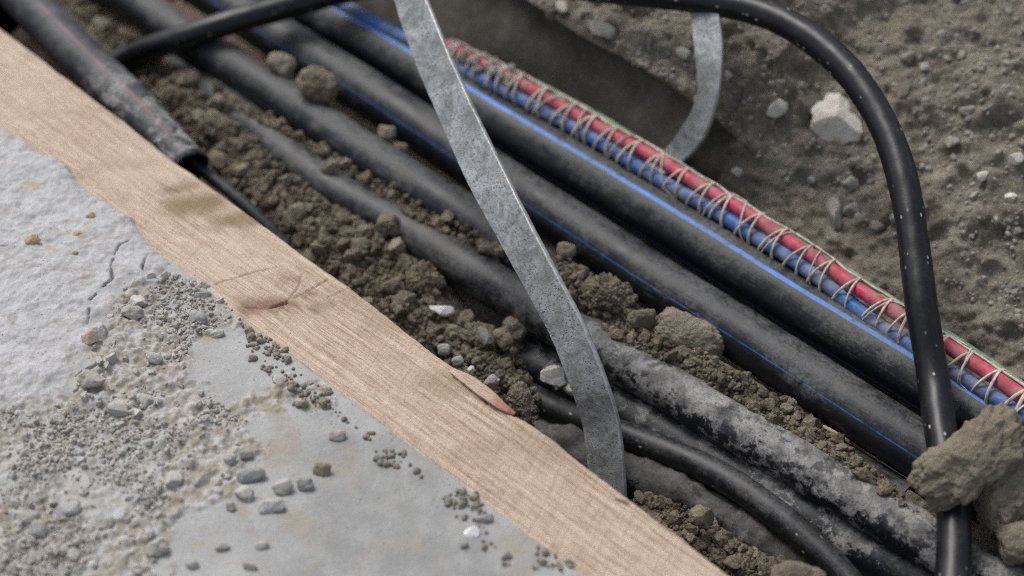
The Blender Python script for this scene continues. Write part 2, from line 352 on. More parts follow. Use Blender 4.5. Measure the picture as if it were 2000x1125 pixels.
# setting: far gravel bank with a smooth dark cut face at its left
bu, bv = uv_of(BUN); order = np.argsort(bu); bu, bv = bu[order], bv[order]
def vb(u): return np.interp(u, bu, bv)
lip = np.array([at(*p) for p in [(760, -170, .02), (900, -85, .02), (1000, -22, .02), (1090, 38, .02), (1160, 82, .02), (1250, 130, .018), (1340, 187, .015), (1420, 235, .012)]]); lu, lv = uv_of(lip)
uu = np.arange(-.55, .75, .0016)
blend = 1-sstep(lu[-2]-.005, lu[-1]+.045, uu+fbm(np.c_[uu, uu*0], 30, 3, 4.)*.012)
NS = 50; s1 = np.linspace(0, 1, NS); s2 = np.arange(1, 420)*.0016
def bank_grid():
    u = uu[:, None]; b = vb(uu)[:, None]+.011; l = np.interp(uu, lu, lv)[:, None]; lz = np.interp(uu, lu, lip[:, 2])[:, None]
    v = np.concatenate([b+(l-b)*s1[None]+.011*(sstep(.3, .86, s1)-sstep(.88, 1, s1))[None], l+s2[None]*np.ones_like(u)], 1)
    zf = np.concatenate([-.075+(lz+.075)*s1[None], lz+s2[None]*.36], 1)
    s = np.concatenate([s1*.06, .06+s2])[None]
    zs = -.06+.50*s-.14*s**2+0*u; vs = b+.000+s+0*u
    B = blend[:, None]; return u+0*v, v*B+vs*(1-B), zf*B+zs*(1-B)
U, V_, Z = bank_grid(); n, m_ = U.shape; G = W(U.ravel(), V_.ravel(), Z.ravel())
face = (np.concatenate([1-sstep(.90, .99, s1), 0*s2])[None]*blend[:, None]).ravel()
q = G.copy(); dn = fbm(q, 9, 3, 5.)*.012+fbm(q, 38, 4, 1.)*.0075+np.clip(fbm(q, 60, 2, 11.)-.25, 0, 1)*.014+(.5-worley(q, 75, 2.2))*.006+(.5-worley(q, 190, 7.))*.003+fbm(q, 300, 2, 3)*.001
dn = dn*(1-face)+face*(fbm(q, 25, 3, 6.)*.0012+fbm(q, 200, 2, 2.)*.0003); edge = np.concatenate([np.minimum(s1*4, 1), 1+0*s2])[None]*np.ones((n, 1)); dn *= edge.ravel()
G += dn[:, None]*(np.array([0, 0, .75])-AV*.5)
BG = G.reshape(n, m_, 3); bm_ = mesh('gravel_bank', G, gridF(n, m_)); bm_.materials.append(M_BANK); bm_.materials.append(M_CUT)
fi = gridF(n, m_); bm_.polygons.foreach_set('material_index', (face[fi].mean(1) > .5).astype(np.int32))
o = obj('gravel_bank', bm_, None); kind(o, 'structure')

# ------------------------------------------------------------------ setting: concrete pavement with its slurry crust
CRUST = [at(x, y, 0)[:2] for x, y in [(-300, 60), (-60, 215), (30, 262), (90, 300), (135, 330), (175, 372), (230, 405), (268, 440), (300, 490), (350, 528), (300, 545), (235, 560), (215, 600), (195, 640), (165, 690), (160, 740), (110, 770), (60, 790), (-60, 800), (-400, 820)]]
DIRT = [at(x, y, 0)[:2] for x, y in [(330, 520), (400, 560), (440, 600), (490, 640), (430, 645), (385, 660), (355, 700), (365, 745), (400, 770), (440, 790), (520, 770), (560, 740), (640, 770), (660, 800), (560, 800), (500, 830), (490, 880), (460, 960), (400, 985), (335, 965), (325, 1010), (310, 1130), (280, 1260), (-400, 1260), (-400, 790), (60, 790), (120, 770), (165, 735), (170, 690), (210, 610), (240, 560)]]
DAMP = [at(x, y, 0)[:2] for x, y in [(660, 820), (760, 850), (850, 930), (960, 1030), (1020, 1080), (1060, 1300), (450, 1300), (520, 1080), (600, 990), (600, 900)]]
BRN = [at(x, y, 0) for x, y in [(520, 770), (560, 850), (545, 890)]], [at(x, y, 0) for x, y in [(620, 920), (700, 900)]], [at(x, y, 0) for x, y in [(560, 1010), (600, 1040)]], [at(x, y, 0) for x, y in [(1010, 1060), (1000, 1120)]], [at(780, 1055, 0), at(790, 1060, 0)], [at(690, 915, 0), at(730, 915, 0)]
SEDGE = [at(x, y, 0)[:2] for x, y in [(-400, 20), (-150, 165), (-40, 218), (30, 262), (80, 296), (130, 322), (165, 362), (200, 392), (262, 428), (275, 462), (318, 500), (372, 534), (430, 585), (500, 642), (560, 686), (640, 745), (700, 790), (800, 866), (900, 941), (960, 986), (1050, 1054), (1140, 1122), (1230, 1190), (1400, 1320), (1800, 1900), (-3000, 1900), (-3000, 20)]]
CRACKS = [[(262, 470), (232, 490), (218, 520), (221, 550), (195, 575), (178, 592)], [(176, 610), (172, 640)], [(292, 500), (280, 525), (282, 545)], [(0, 490), (20, 488)], [(150, 738), (172, 725), (190, 715)], [(150, 770), (168, 748)]]
xs = np.arange(-.40, .12, .0009); ys = np.arange(-.27, .17, .0009)
X, Y = np.meshgrid(xs, ys, indexing='ij'); xy = np.c_[X.ravel(), Y.ravel()]
nz = fbm(xy, 60, 4, 3.); nz2 = fbm(xy, 220, 3, 6.)
dE = sdf(xy, SEDGE)+nz*.0009*sstep(.12, -.02, uv_of(np.c_[xy, 0*nz])[0]+.12)+nz2*.0006
CR2 = [at(x, y, 0)[:2] for x, y in [(-60, 900), (60, 905), (120, 880), (230, 860), (320, 895), (335, 950), (250, 985), (225, 1050), (150, 1010), (60, 960), (-60, 990)]]
mC = np.maximum(sstep(.012, -.012, sdf(xy, CRUST)+nz*.010+nz2*.005), .85*sstep(.006, -.006, sdf(xy, CR2)+nz*.009+nz2*.006)); mD = sstep(.003, -.003, sdf(xy, DIRT)+nz*.008+nz2*.004)*(1-.6*mC)
mP = sstep(.025, -.02, sdf(xy, DAMP)+nz*.010)
brn = np.zeros(len(xy))
for L in BRN:
    d, _ = segdist(xy, np.array(L)); brn = np.maximum(brn, sstep(.012, .001, d+nz*.008+nz2*.003))
h = .0012+fbm(xy, 12, 2, 9.)*.0008+fbm(xy, 500, 2, 1.)*.00012
cr = fbm(xy, 26, 4, 4.); cr2 = fbm(xy, 75, 3, 14.)
h += mC*(.0022+np.abs(cr)*.0018+cr2*.0010+np.clip(fbm(xy, 160, 3, 8.)-.25, -1, 0)*.0008-np.clip(.30-worley(xy, 70, 3.), 0, 1)*.004*(cr2>.05)+fbm(xy, 330, 3, 2.)*.0005+(.5-worley(xy, 230, 9.))*.0009*np.clip(cr2+.3, 0, 1))
h += mD*(.0006+(.55-worley(xy, 95, 4.))*.0062*np.clip(.45+cr2, 0, 1.2)+(.5-worley(xy, 230, 6.))*.0034+fbm(xy, 120, 3, 2.)*.0012)
crk = np.zeros(len(xy))
for c in CRACKS:
    d, _ = segdist(xy, np.array([at(x, y, 0) for x, y in c])); d = np.abs(d+fbm(xy, 180, 2, 5.)*.0008)
    crk = np.maximum(crk, sstep(.0008, .0002, d))
h -= crk*.003
h = h*sstep(.0005, -.005, dE)-.004*sstep(-.0012, .0022, dE)
def slab_h(p):
    i = np.clip(((p[:, 0]-xs[0])/.0009).round().astype(int), 0, len(xs)-1); j = np.clip(((p[:, 1]-ys[0])/.0009).round().astype(int), 0, len(ys)-1)
    return h.reshape(len(xs), len(ys))[i, j]
def mat_slab():
    n = NT('cement'); c_, d_, p_ = n.attr('masks')[:3]; b_, k_ = n.attr('marks')[:2]
    a = n.noise(28, 5, .6); b = n.noise(160, 5, .62); f = n.noise(750, 4, .65)
    g = n.mix(n.rng(a, .3, .7), (.35, .352, .348), (.43, .432, .425)); g = n.mix(n.rng(b, .55, .8, 0, .5), g, (.50, .50, .50))
    g = n.mix(p_, g, n.mix(n.rng(n.noise(55, 5, .6), .35, .7), (.235, .24, .235), (.32, .325, .32)))
    g = n.mix(n.math('MULTIPLY', n.rng(n.noise(70, 5, .65), .56, .70), .55), g, (.30, .26, .195))
    c = n.mix(n.rng(b, .3, .75), (.40, .40, .405), (.54, .54, .545)); c = n.mix(n.rng(n.noise(110, 6, .7), .52, .68, 0, .8), c, (.33, .305, .265)); c = n.mix(n.rng(n.noise(48, 4, .6), .63, .70, 0, .8), c, (.42, .36, .25))
    col = n.mix(c_, g, c)
    d = n.mix(n.rng(b, .35, .65), (.255, .22, .165), (.37, .335, .275)); d = n.mix(n.rng(n.noise(130, 5, .65), .44, .58), d, (.47, .46, .445)); d = n.mix(n.rng(f, .58, .7, 0, .7), d, (.12, .10, .075))
    col = n.mix(d_, col, d); col = n.mix(n.math('MULTIPLY', b_, n.rng(n.noise(90, 5, .7), .35, .6, .2, .8)), col, (.31, .27, .20)); col = n.mix(n.math('MULTIPLY', k_, .85), col, (.06, .05, .042))
    sp = n.math('MULTIPLY', n.rng(n.vor(330), .22, .10), n.rng(n.noise(90, 2), .50, .60)); col = n.mix(sp, col, (.12, .105, .085))
    st = n.math('MULTIPLY', n.rng(n.noise(62, 7, .72, .6), .575, .625), n.rng(n.noise(17, 3), .40, .60)); col = n.mix(n.math('MULTIPLY', st, .6), col, (.335, .285, .205))
    wh = n.math('MULTIPLY', n.rng(n.noise(150, 5, .75, 1.), .64, .70), n.rng(n.noise(22, 2), .48, .6)); col = n.mix(n.math('MULTIPLY', wh, .6), col, (.62, .63, .62))
    col = n.mix(n.rng(n.noise(900, 4, .8), .35, .65, 0, .35), col, (.20, .19, .17))
    n.bump(n.math('ADD', n.math('MULTIPLY', n.noise(320, 5, .65), .8), n.math('MULTIPLY', f, .4)), .55, .0009)
    return n.out(col, n.rng(p_, 0, 1, .9, .62), .3)
M_SLAB = mat_slab()
# coarse outer ring so the pavement reaches well out of view: grid lines stretched beyond the detailed part
xo = np.r_[-3., -2, -1.2, -.8, -.6, -.48]; yo = np.r_[-3., -2, -1.2, -.8, -.5, -.35]; yo2 = np.r_[.24, .4, .7]
keep = np.ones(len(xs), bool); XS = np.r_[xo, xs]; YS = np.r_[yo, ys, yo2]
H = np.full((len(XS), len(YS)), .001); A1 = np.zeros((len(XS), len(YS), 3)); A2 = np.zeros((len(XS), len(YS), 3))
r3 = lambda a: a.reshape(len(xs), len(ys))
sx, sy = slice(len(xo), None), slice(len(yo), len(yo)+len(ys))
H[sx, sy] = r3(h)
for k, a in enumerate((mC, mD, mP)): A1[sx, sy, k] = r3(a)
for k, a in enumerate((brn, crk)): A2[sx, sy, k] = r3(a)
for A in (A1, A2): A[:len(xo), sy] = A[len(xo), sy][None]; A[:, :len(yo)] = A[:, len(yo)][:, None]
gx, gy = np.meshgrid(XS, YS, indexing='ij'); far = (uv_of(np.c_[gx.ravel(), gy.ravel(), 0*gx.ravel()])[1] > -PW+.002).reshape(H.shape)
out_ = np.ones(H.shape, bool); out_[sx, sy] = False; H[far & out_] = -.02
pm = mesh('pavement', np.c_[gx.ravel(), gy.ravel(), H.ravel()], gridF(len(XS), len(YS)))
vfar = uv_of(np.c_[gx.ravel(), gy.ravel(), 0*gx.ravel()])[1]
F_ = gridF(len(XS), len(YS)); F_ = F_[(vfar[F_].max(1) < -.004)]
pm = mesh('pavement', np.c_[gx.ravel(), gy.ravel(), H.ravel()], F_); attr(pm, 'masks', A1.reshape(-1, 3)); attr(pm, 'marks', A2.reshape(-1, 3))
o = obj('pavement', pm, M_SLAB); kind(o, 'structure')

# ------------------------------------------------------------------ plank on edge
def build_plank():
    a = np.arange(-.62, .62, .0008); b = np.linspace(0, 1, 110); A, B = np.meshgrid(a, b, indexing='ij')
    e_in = fbm(np.c_[a, 0*a], 9, 3, 3.)*.0006+fbm(np.c_[a, 0*a], 60, 3, 8.)*.0004      # trench-side edge wander
    def bump_at(px, py, w_, d): ua = uv_of(at(px, py, 0))[0]; return d*np.exp(-((a-ua)/w_)**2)
    e_in += bump_at(905, 725, .012, .0014)+bump_at(985, 795, .008, -.0012)+bump_at(1090, 850, .02, .0014)+bump_at(700, 575, .03, .0014)-bump_at(380, 330, .05, .001)
    v = -PW+(PW+e_in[:, None])*B; u = A
    q = np.c_[u.ravel(), v.ravel(), 0*u.ravel()]
    ku, kv = uv_of(at(570, 585, 0)); dk = np.sqrt(((q[:, 0]-ku)/1.6)**2+(q[:, 1]-kv)**2)
    warp = q[:, 1]+.006*np.exp(-(dk/.018)**2)*np.sign(q[:, 1]-kv)+fbm(q*[1, .25, 1], 5, 2, 1.)*.0014-q[:, 0]*.045
    lines = np.sin(warp*2*math.pi/.0052+fbm(q*[.15, 1, 1], 260, 2, 4.)*1.4)
    saw = fbm(np.c_[q[:, 0]+q[:, 1]*.38, q[:, 1]*.10, 0*q[:, 0]], 430, 3, 2.)
    amp = .4+.6*sstep(-.1, .25, q[:, 0])
    ln2 = np.sin(warp*2*math.pi/.0023+fbm(q*[.2, 1, 1], 200, 2, 14.)*1.6)
    z = -np.clip(lines-.35, 0, 1)**1.5*.0016*amp-np.clip(ln2-.3, 0, 1)*.00030*amp+saw*.00026*amp+fbm(q*[.3, 1, 1], 300, 3, 7.)*.00035+fbm(q, 14, 2, 5.)*.0002
    # cracks: along the grain and by the knot
    def groove(pp, wd, dp):
        d, _ = segdist(q[:, :2], np.array([uv_of(at(x, y, 0)) for x, y in pp])); return -dp*sstep(wd, wd*.2, d+fbm(q, 300, 2, 3.)*wd*.3)
    crk = np.zeros(len(q))
    for pp, wd, dp in [([(590, 535), (583, 560), (560, 590), (520, 604), (480, 600)], .0010, .0009), ([(890, 735), (920, 757), (955, 785)], .0016, .0035), ([(1205, 975), (1232, 983)], .0012, .003), ([(560, 590), (530, 600)], .0016, .002), ([(640, 545), (600, 570), (575, 582)], .0012, .0009), ([(420, 555), (500, 530), (540, 522)], .0011, .0007), ([(308, 355), (350, 375)], .0008, .001), ([(640, 580), (690, 560)], .0011, .0007)]:
        g = groove(pp, wd, dp); z += g; crk = np.maximum(crk, -g/dp)
    bb = B.ravel(); z -= .0022*np.clip(1-(1-bb)*PW/.003, 0, 1)**2+.0012*np.clip(1-bb*PW/.002, 0, 1)**2
    top = W(u.ravel(), v.ravel(), z)
    stain = np.zeros(len(q)); dark = np.zeros(len(q)); red = np.zeros(len(q))
    nn = fbm(q, 90, 3, 2.); n2 = fbm(q*[.25, 1, 1], 240, 3, 2.)
    def blob(px, py, rx, ry, s=1., f=np.zeros(1)):
        pu, pv = uv_of(at(px, py, 0)); d = np.sqrt(((q[:, 0]-pu)/rx)**2+((q[:, 1]-pv)/ry)**2)+nn*.28; return s*sstep(1.25, .45, d)
    # thumb smears are wide across the picture, so lay them between two photo points
    def smear(p, q_, wd, s=1.):
        d, _ = segdist(q[:, :2], np.array([uv_of(at(*p, 0)), uv_of(at(*q_, 0))])); return s*sstep(wd*1.7, wd*.1, d+nn*wd*.25)
    for args in [((325, 372), (375, 362), .006, .8), ((350, 402), (422, 393), .0115, 1.), ((430, 433), (497, 425), .0095, .9), ((850, 745), (1000, 770), .012, .55), ((1020, 850), (1090, 880), .014, .5), ((700, 590), (760, 640), .012, .4), ((900, 890), (1060, 840), .010, .35), ((180, 320), (290, 320), .007, .3), ((1120, 930), (1200, 900), .01, .35), ((60, 225), (200, 215), .006, .25)]: stain = np.maximum(stain, smear(*args))
    for args in [((490, 600), (570, 592), .0085, .95), ((560, 600), (610, 572), .005, .9), ((600, 582), (690, 572), .008, .4), ((530, 548), (590, 545), .009, .4), ((615, 602), (645, 590), .006, .6), ((470, 588), (520, 600), .006, .6)]: dark = np.maximum(dark, smear(*args))
    red = np.maximum(smear((955, 775), (995, 798), .004), smear((1190, 905), (1210, 912), .0015, .6))
    stain = np.maximum(stain, .42*np.clip((lines-.4)/.6, 0, 1)*amp*np.clip(.6+n2, 0, 1)+.22*np.clip((ln2-.4)/.6, 0, 1)*amp)
    msk = np.c_[stain, np.maximum(dark*np.clip(.75+nn*.7+n2*.6, 0, 1), crk*.45), red]
    na, nb = len(a), len(b); V = [top]; F = [gridF(na, nb)[:, ::-1]]; UVv = [q[:, :2]]; MS = [msk]
    T3 = top.reshape(na, nb, 3); o_ = len(top)
    for col, sgn in ((nb-1, 1), (0, -1)):          # the two long sides, butted to the top's edge lines
        zz = np.linspace(0, -.055, 20); S = np.repeat(T3[:, col][:, None], 20, 1).copy(); S[:, :, 2] += zz[None]
        S += (fbm(S.reshape(-1, 3)*[1, 1, 3], 60, 2, 4.)*.0004).reshape(na, 20, 1)*AV*np.minimum(np.arange(20), 1)[None, :, None]
        V.append(S.reshape(-1, 3)); f = gridF(na, 20, o_); F.append(f if sgn < 0 else f[:, ::-1]); o_ += na*20
        UVv.append(np.c_[np.repeat(a, 20), np.tile(v[0, col]-sgn*zz, na)]); MS.append(np.zeros((na*20, 3)))
    m = mesh('wooden_plank', np.vstack(V), np.vstack(F)); uvs(m, np.vstack(UVv)); attr(m, 'masks', np.vstack(MS)); return m
def mat_wood():
    n = NT('sawn_softwood'); x, y = n.uv(); st, dk, rd = n.attr('masks')[:3]
    wp = n.math('ADD', n.math('MULTIPLY', n.math('SUBTRACT', n.noise(6, 3, .5, vec=n.vec(x, n.math('MULTIPLY', y, 2.))), .5), .007), n.math('SUBTRACT', y, n.math('MULTIPLY', x, .045)))
    g1 = n.noise(1, 4, .6, vec=n.vec(n.math('MULTIPLY', x, 6), n.math('MULTIPLY', wp, 260))); g2 = n.noise(1, 4, .65, vec=n.vec(n.math('MULTIPLY', x, 45), n.math('MULTIPLY', wp, 1200)))
    saw = n.noise(1, 3, .6, vec=n.vec(n.math('MULTIPLY', n.math('ADD', x, n.math('MULTIPLY', y, .35)), 420), n.math('MULTIPLY', y, 25)))
    c = n.mix(n.rng(g1, .3, .7), (.45, .335, .25), (.63, .51, .41)); c = n.mix(n.rng(g2, .50, .60, 0, .7), c, (.29, .20, .135)); c = n.mix(n.rng(saw, .57, .66, 0, .28), c, (.33, .235, .155)); c = n.mix(n.rng(n.noise(1, 5, .75, vec=n.vec(n.math('MULTIPLY', x, 110), n.math('MULTIPLY', wp, 900))), .54, .66, 0, .6), c, (.66, .545, .44))
    c = n.mix(n.rng(n.noise(12, 4, .6), .4, .68, 0, .55), c, (.56, .46, .36)); c = n.mix(n.rng(n.noise(40, 5, .65), .52, .75, 0, .55), c, (.34, .26, .175))
    c = n.mix(n.math('MULTIPLY', st, .85), c, (.215, .15, .082)); c = n.mix(n.math('MULTIPLY', dk, .8), c, (.17, .078, .042)); c = n.mix(n.math('MULTIPLY', rd, .55), c, (.36, .08, .065))
    sp = n.math('MULTIPLY', n.rng(n.vor(420), .16, .1), n.rng(n.noise(70, 2), .54, .6)); c = n.mix(sp, c, (.14, .105, .07))
    n.bump(n.math('ADD', n.math('MULTIPLY', g2, .6), n.math('ADD', n.math('MULTIPLY', saw, .2), n.math('MULTIPLY', n.noise(500, 5, .7), .8))), .8, .0014)
    return n.out(c, .85, .25)
M_WOOD = mat_wood()
pl = thing('wooden_plank', 'pale rough sawn board on edge between concrete and the pipe trench', 'plank', W(np.array(0.), np.array(-PW/2), np.array(-.055)))
def part(name, m, mat, par):
    o = obj(name, m, mat, par); o.matrix_parent_inverse = Matrix.Translation(par.location).inverted(); return o
part('board', build_plank(), M_WOOD, pl)
# splinter lifting off the trench side edge
def splinter():
    a = np.array([at(882, 722, .0005), at(915, 742, .0022), at(950, 768, .0030), at(985, 796, .0022), at(1005, 808, .0005)]); C = spline(a, .0015); n = len(C); wv = .0042*np.sin(np.linspace(.35, math.pi-.15, n))**.7
    t = np.linspace(-1, 1, 7); P = C[:, None]+AV*(wv[:, None]*t[None])[:, :, None]; P[:, :, 2] += .0008*(1-t[None]**2)+(fbm(P.reshape(-1, 3), 400, 2)*.0003).reshape(n, 7)
    Q = P.copy(); Q[:, :, 2] -= .0016; V = np.vstack([P.reshape(-1, 3), Q.reshape(-1, 3)])
    m = mesh('splinter', V, np.vstack([gridF(n, 7)[:, ::-1], gridF(n, 7, n*7)])); u_, v_ = uv_of(V); uvs(m, np.c_[u_, v_+.02]); d = sstep(.62, .8, np.tile(np.repeat(np.linspace(0, 1, n), 7), 2)); attr(m, 'masks', np.c_[0*d+.1, 0*d, d]); return m
part('splinter', splinter(), M_WOOD, pl)

# ------------------------------------------------------------------ build pipes and cables
BLUE, LBLUE, RED = (.012, .07, .32), (.055, .23, .70), (.42, .03, .04)
def pipe(name, C, r, mat, label, cat, **k):
    o_ = C[len(C)//2]; m = tube(name, C-o_, r, **k); o = obj(name, m, mat, loc=o_); return tag(o, label, cat)
fr = lambda deg: .5+deg/360
L3 = float(np.linalg.norm(np.diff(P3[:int(np.argmin(np.abs(proj(P3)[0]-1090)))], axis=0), axis=1).sum())
def mudb(P, L, a): return np.clip(fbm(P, 70, 4, 3.)-.1, 0, 1)*.0014*sstep(L3-.05, L3+.1, L)
R1 = .0175-.0026*sstep(len(P1)-26, len(P1)-1, np.arange(len(P1)))
L1 = float(np.linalg.norm(np.diff(P1[:int(np.argmin(np.abs(proj(P1)[0]-255)))], axis=0), axis=1).sum())
pipe('duct_pipe', P1, R1, mat_pipe('duct_black', [(fr(4), .006, (.30, .07, .07), .36)], .55, .55, (.007, .0085, .0135), (.16, .165, .175), .6, mudx=(L1, L1+.06)),
     'black duct with thin faded red line lying beside the plank, cut off open end', 'pipe', caps=False)
def duct_end():
    """inner wall and torn rim of the cut duct"""
    C = P1[-16:]; return tube('rim', C, np.linspace(.0140, .0128, 16), 40, .0006, caps=False)
d_ = bpy.data.objects['duct_pipe']; part('inner_wall', duct_end(), mat_pipe('duct_inside', dust=.2), d_)
def torn():
    C = P1[-3:]; T, U, S = frames(P1); t, u, s = T[-1], U[-1], S[-1]; a = np.linspace(-math.pi, math.pi, 61); o_ = []
    ex = np.clip(fbm(np.c_[np.cos(a), np.sin(a), 0*a], 2.2, 3, 2.), -.2, 1)*.006
    for rr, ee in ((.0153, -.004), (.0151, 1), (.0129, 1), (.0128, -.004)):
        for k in range(61): e = ex[k]*(.4 if rr < .014 else 1)+.001 if ee == 1 else ee; o_.append(P1[-1]+t*e+(u*math.cos(a[k])+s*math.sin(a[k]))*rr)
    m = mesh('torn_rim', np.array(o_), gridF(4, 61)[:, ::-1]); uvs(m, np.c_[np.tile(a/6.283+.5, 4), np.tile(a/6.283+.5, 4)]); return m
part('torn_rim', torn(), mat_pipe('duct_rim', dust=.4), d_)
pipe('thin_cable', INNER, .0045, mat_pipe('thin_cable_black', dust=.3, rough=.45), 'thin black cable coming out of the cut duct end beside the plank', 'cable', seg=20)
L2 = float(np.linalg.norm(np.diff(P2[:int(np.argmin(np.abs(proj(P2)[0]-545)))], axis=0), axis=1).sum())
pipe('dusty_pipe', P2, .0172, mat_pipe('dusty_black', [(fr(-50), .038, (.60, .015, .03), .2, L2)], .62, 0, top=.8),
     'dusty black pipe with red line on its far edge, above the crumb heap', 'pipe')
pipe('muddy_pipe', P3, .0155, mat_pipe('muddy_black', dust=.55, mud=1., mudx=(L3-.03, L3+.22), dustc=(.17, .172, .172)), 'black pipe half buried in crumbs at the top and splashed with pale mud lower down', 'pipe', bumps=mudb)
pipe('striped_pipe', P4, .0185, mat_pipe('blue_line_black', [(fr(53), .0042, (.015, .09, .33), .36)], .62, 0, top=.75), 'black pipe with a thin dark blue line low on its near side', 'pipe')
pipe('striped_pipe', P5, .019, mat_pipe('blue_stripe_black', [(fr(11), .0165, LBLUE, .30), (fr(104), .008, (.015, .07, .33), .3)], .60, 0, top=.75), 'black pipe with a broad bright blue stripe next to the tied coloured bundle', 'pipe')
pipe('slim_cable', C1, .0092, mat_pipe('slim_black', dust=.32, rough=.38, specks=1.5, base=(.0042, .0047, .006)), 'slim black cable bending past the lower end of the metal strip', 'cable', seg=28)
pipe('shaded_pipe', P7, .0165, mat_pipe('shaded_black', dust=.35, mud=.12), 'dark pipe sunk in the gap between the slim cable and mud splashed pipe', 'pipe')
pipe('caked_pipe', P8, .0145, mat_pipe('caked_black', dust=.7, mud=1.2, dustc=(.085, .08, .07), mudc=((.055, .052, .046), (.135, .13, .12))), 'mud caked pipe deepest in the trench, close behind the lower plank edge', 'pipe', bumps=lambda P, L, a: np.clip(fbm(P, 45, 4, 3.), -.1, 1)*.0045+(.5-worley(P, 120, 2.))*.0022+fbm(P, 200, 3, 6.)*.0012)
pipe('arching_cable', KC, .0101, mat_pipe('arching_black', dust=.10, base=(.0038, .004, .0055), rough=.36, specks=2.2, top=.5, dustc=(.2, .19, .18)), 'long glossy black cable arching over the pipes and down past the gravel bank', 'cable', seg=36, transport=True)

# coloured tube bundle
def mat_tube(name, c, dirt=.5, rough=.38):
    n = NT(name); f = n.rng(n.math('ADD', n.math('MULTIPLY', n.noise(40, 4, .6), .55), n.math('MULTIPLY', n.noise(260, 5, .7), .45)), .45-.14*dirt, .60); col = n.mix(n.math('MULTIPLY', f, dirt), c, n.mix(n.rng(n.noise(90, 4, .6), .4, .6), (.15, .13, .11), (.31, .28, .245)))
    n.bump(f, .4, .0004); return n.out(col, n.rng(f, 0, 1, rough, .9), .4)
T_, U_, S_ = frames(BUN); RB = .0048
bun = thing('tube_bundle', 'bundle of red, blue and green tubes wound with pale twine', 'cable bundle', BUN[len(BUN)//2])
s_ = np.linspace(0, 1, len(BUN))
offs = [('red_tube', .0012, .0054, (.56, .022, .085), .6), ('blue_tube', .0088, -.0012, (.014, .12, .40), .68), ('blue_tube', .0030, -.0085, (.014, .11, .36), .88), ('green_tube', -.0066, .0030, (.035, .33, .12), .97)]
i0 = int(np.argmin(np.abs(proj(BUN)[0]-868)))
for nm, sx_, ux, c, d in offs:
    wb = fbm(np.c_[s_, 0*s_], 13, 2, sx_*900)*.0011; C = BUN+S_*(sx_+wb)[:, None]+U_*(ux-wb)[:, None]
    if nm[0] in 'rg': C = C[i0:]
    part(nm, tube(nm, C, RB, 20, .0001), mat_tube(nm+'_plastic', c, d), bun)
def twine():
    L = np.r_[0, np.cumsum(np.linalg.norm(np.diff(BUN, axis=0), axis=1))]; per = .0225; rr = random.Random(3); S0 = L[i0]+.006
    ks, ka = [S0], [2.5]                         # hitches: up the near side to a knot on top, down again, along underneath
    while ks[-1] < L[-1]-.03:
        j = rr.uniform(-.2, .2); k_ = rr.uniform(-.2, .2)
        for ds, a in ((.42+j, -.55+k_), (.02, -.85+k_), (-.03, -.4), (.20-j*.5, 1.7+k_), (.07, 2.55), (.30-j*.5, 2.5)): ks.append(ks[-1]+per*ds); ka.append(a)
    R = lambda a: .0122+.0004*np.cos(2*(a-1.4))
    def lay(ss, th, lift=0.):
        q = [np.interp(ss, L, X[:, k]) for X in (BUN, S_, U_) for k in range(3)]; B, S, U = (np.c_[tuple(q[i:i+3])] for i in (0, 3, 6)); r = R(th)+lift
        return B+S*(np.sin(th)*r+.0012)[:, None]+U*(np.cos(th)*r-.0010)[:, None]
    ts = np.arange(0, len(ks)-1, .09); ss = np.interp(ts, np.arange(len(ks)), ks); th = np.interp(ts, np.arange(len(ka)), ka)
    C = lay(ss, th); C[1:-1] = (C[:-2]+2*C[1:-1]+C[2:])/4; C[1:-1] = (C[:-2]+2*C[1:-1]+C[2:])/4
    m = tube('twine', spline(C, .0010), .00098, 8, .00014, transport=True)
    s2 = np.linspace(S0, L[-1]-.03, 260); m2 = tube('twine', spline(lay(s2, -.55+fbm(np.c_[s2, 0*s2], 60, 2)*.22), .002), .0008, 8, .00014, transport=True)
    k3, a3 = [S0+.004], [2.3]                    # a looser second winding
    while k3[-1] < L[-1]-.04:
        for ds, a in ((rr.uniform(.2, .9), rr.uniform(-.7, -.3)), (rr.uniform(.2, 1.2), -.8), (rr.uniform(.3, .9), rr.uniform(1.6, 2.5)), (rr.uniform(.4, 1.6), 2.6)): k3.append(k3[-1]+.024*ds); a3.append(a)
    ts = np.arange(0, len(k3)-1, .09); m3 = tube('twine', spline(lay(np.interp(ts, np.arange(len(k3)), k3), np.interp(ts, np.arange(len(a3)), a3), .0004), .0012), .0006, 7, .00012, transport=True)
    return m, m2, m3
n = NT('twine_fibre'); M_TWINE = n.out(n.mix(n.rng(n.noise(300, 4), .35, .7), (.60, .54, .47), (.36, .31, .26)), .9, .2)
for m in twine(): part('twine', m, M_TWINE, bun)

# ------------------------------------------------------------------ galvanised flat strips
def mat_galv(name, tone=1.):
    n = NT(name); a = n.noise(62, 7, .7, .8); b = n.noise(480, 6, .75); c = n.noise(1100, 4, .7)
    col = n.mix(n.rng(a, .33, .67), (.23*tone, .244*tone, .25*tone), (.46*tone, .484*tone, .497*tone)); col = n.mix(n.rng(b, .47, .66, 0, .85), col, (.12*tone, .125*tone, .12*tone)); col = n.mix(n.rng(n.noise(75, 6, .7), .52, .66, 0, .5), col, (.27*tone, .262*tone, .24*tone))
    col = n.mix(n.rng(n.noise(95, 6, .75, .4), .60, .72, 0, .6), col, (.56*tone, .575*tone, .61*tone))
    pit = n.math('MULTIPLY', n.rng(n.vor(560), .34, .16), n.rng(n.noise(60, 5, .7), .42, .60)); col = n.mix(n.math('MULTIPLY', pit, .85), col, (.05, .05, .048))
    n.bump(n.math('ADD', n.math('MULTIPLY', b, .7), n.math('SUBTRACT', c, pit)), .4, .0006)
    return n.out(col, n.rng(b, .3, .7, .45, .7), .5, .4)
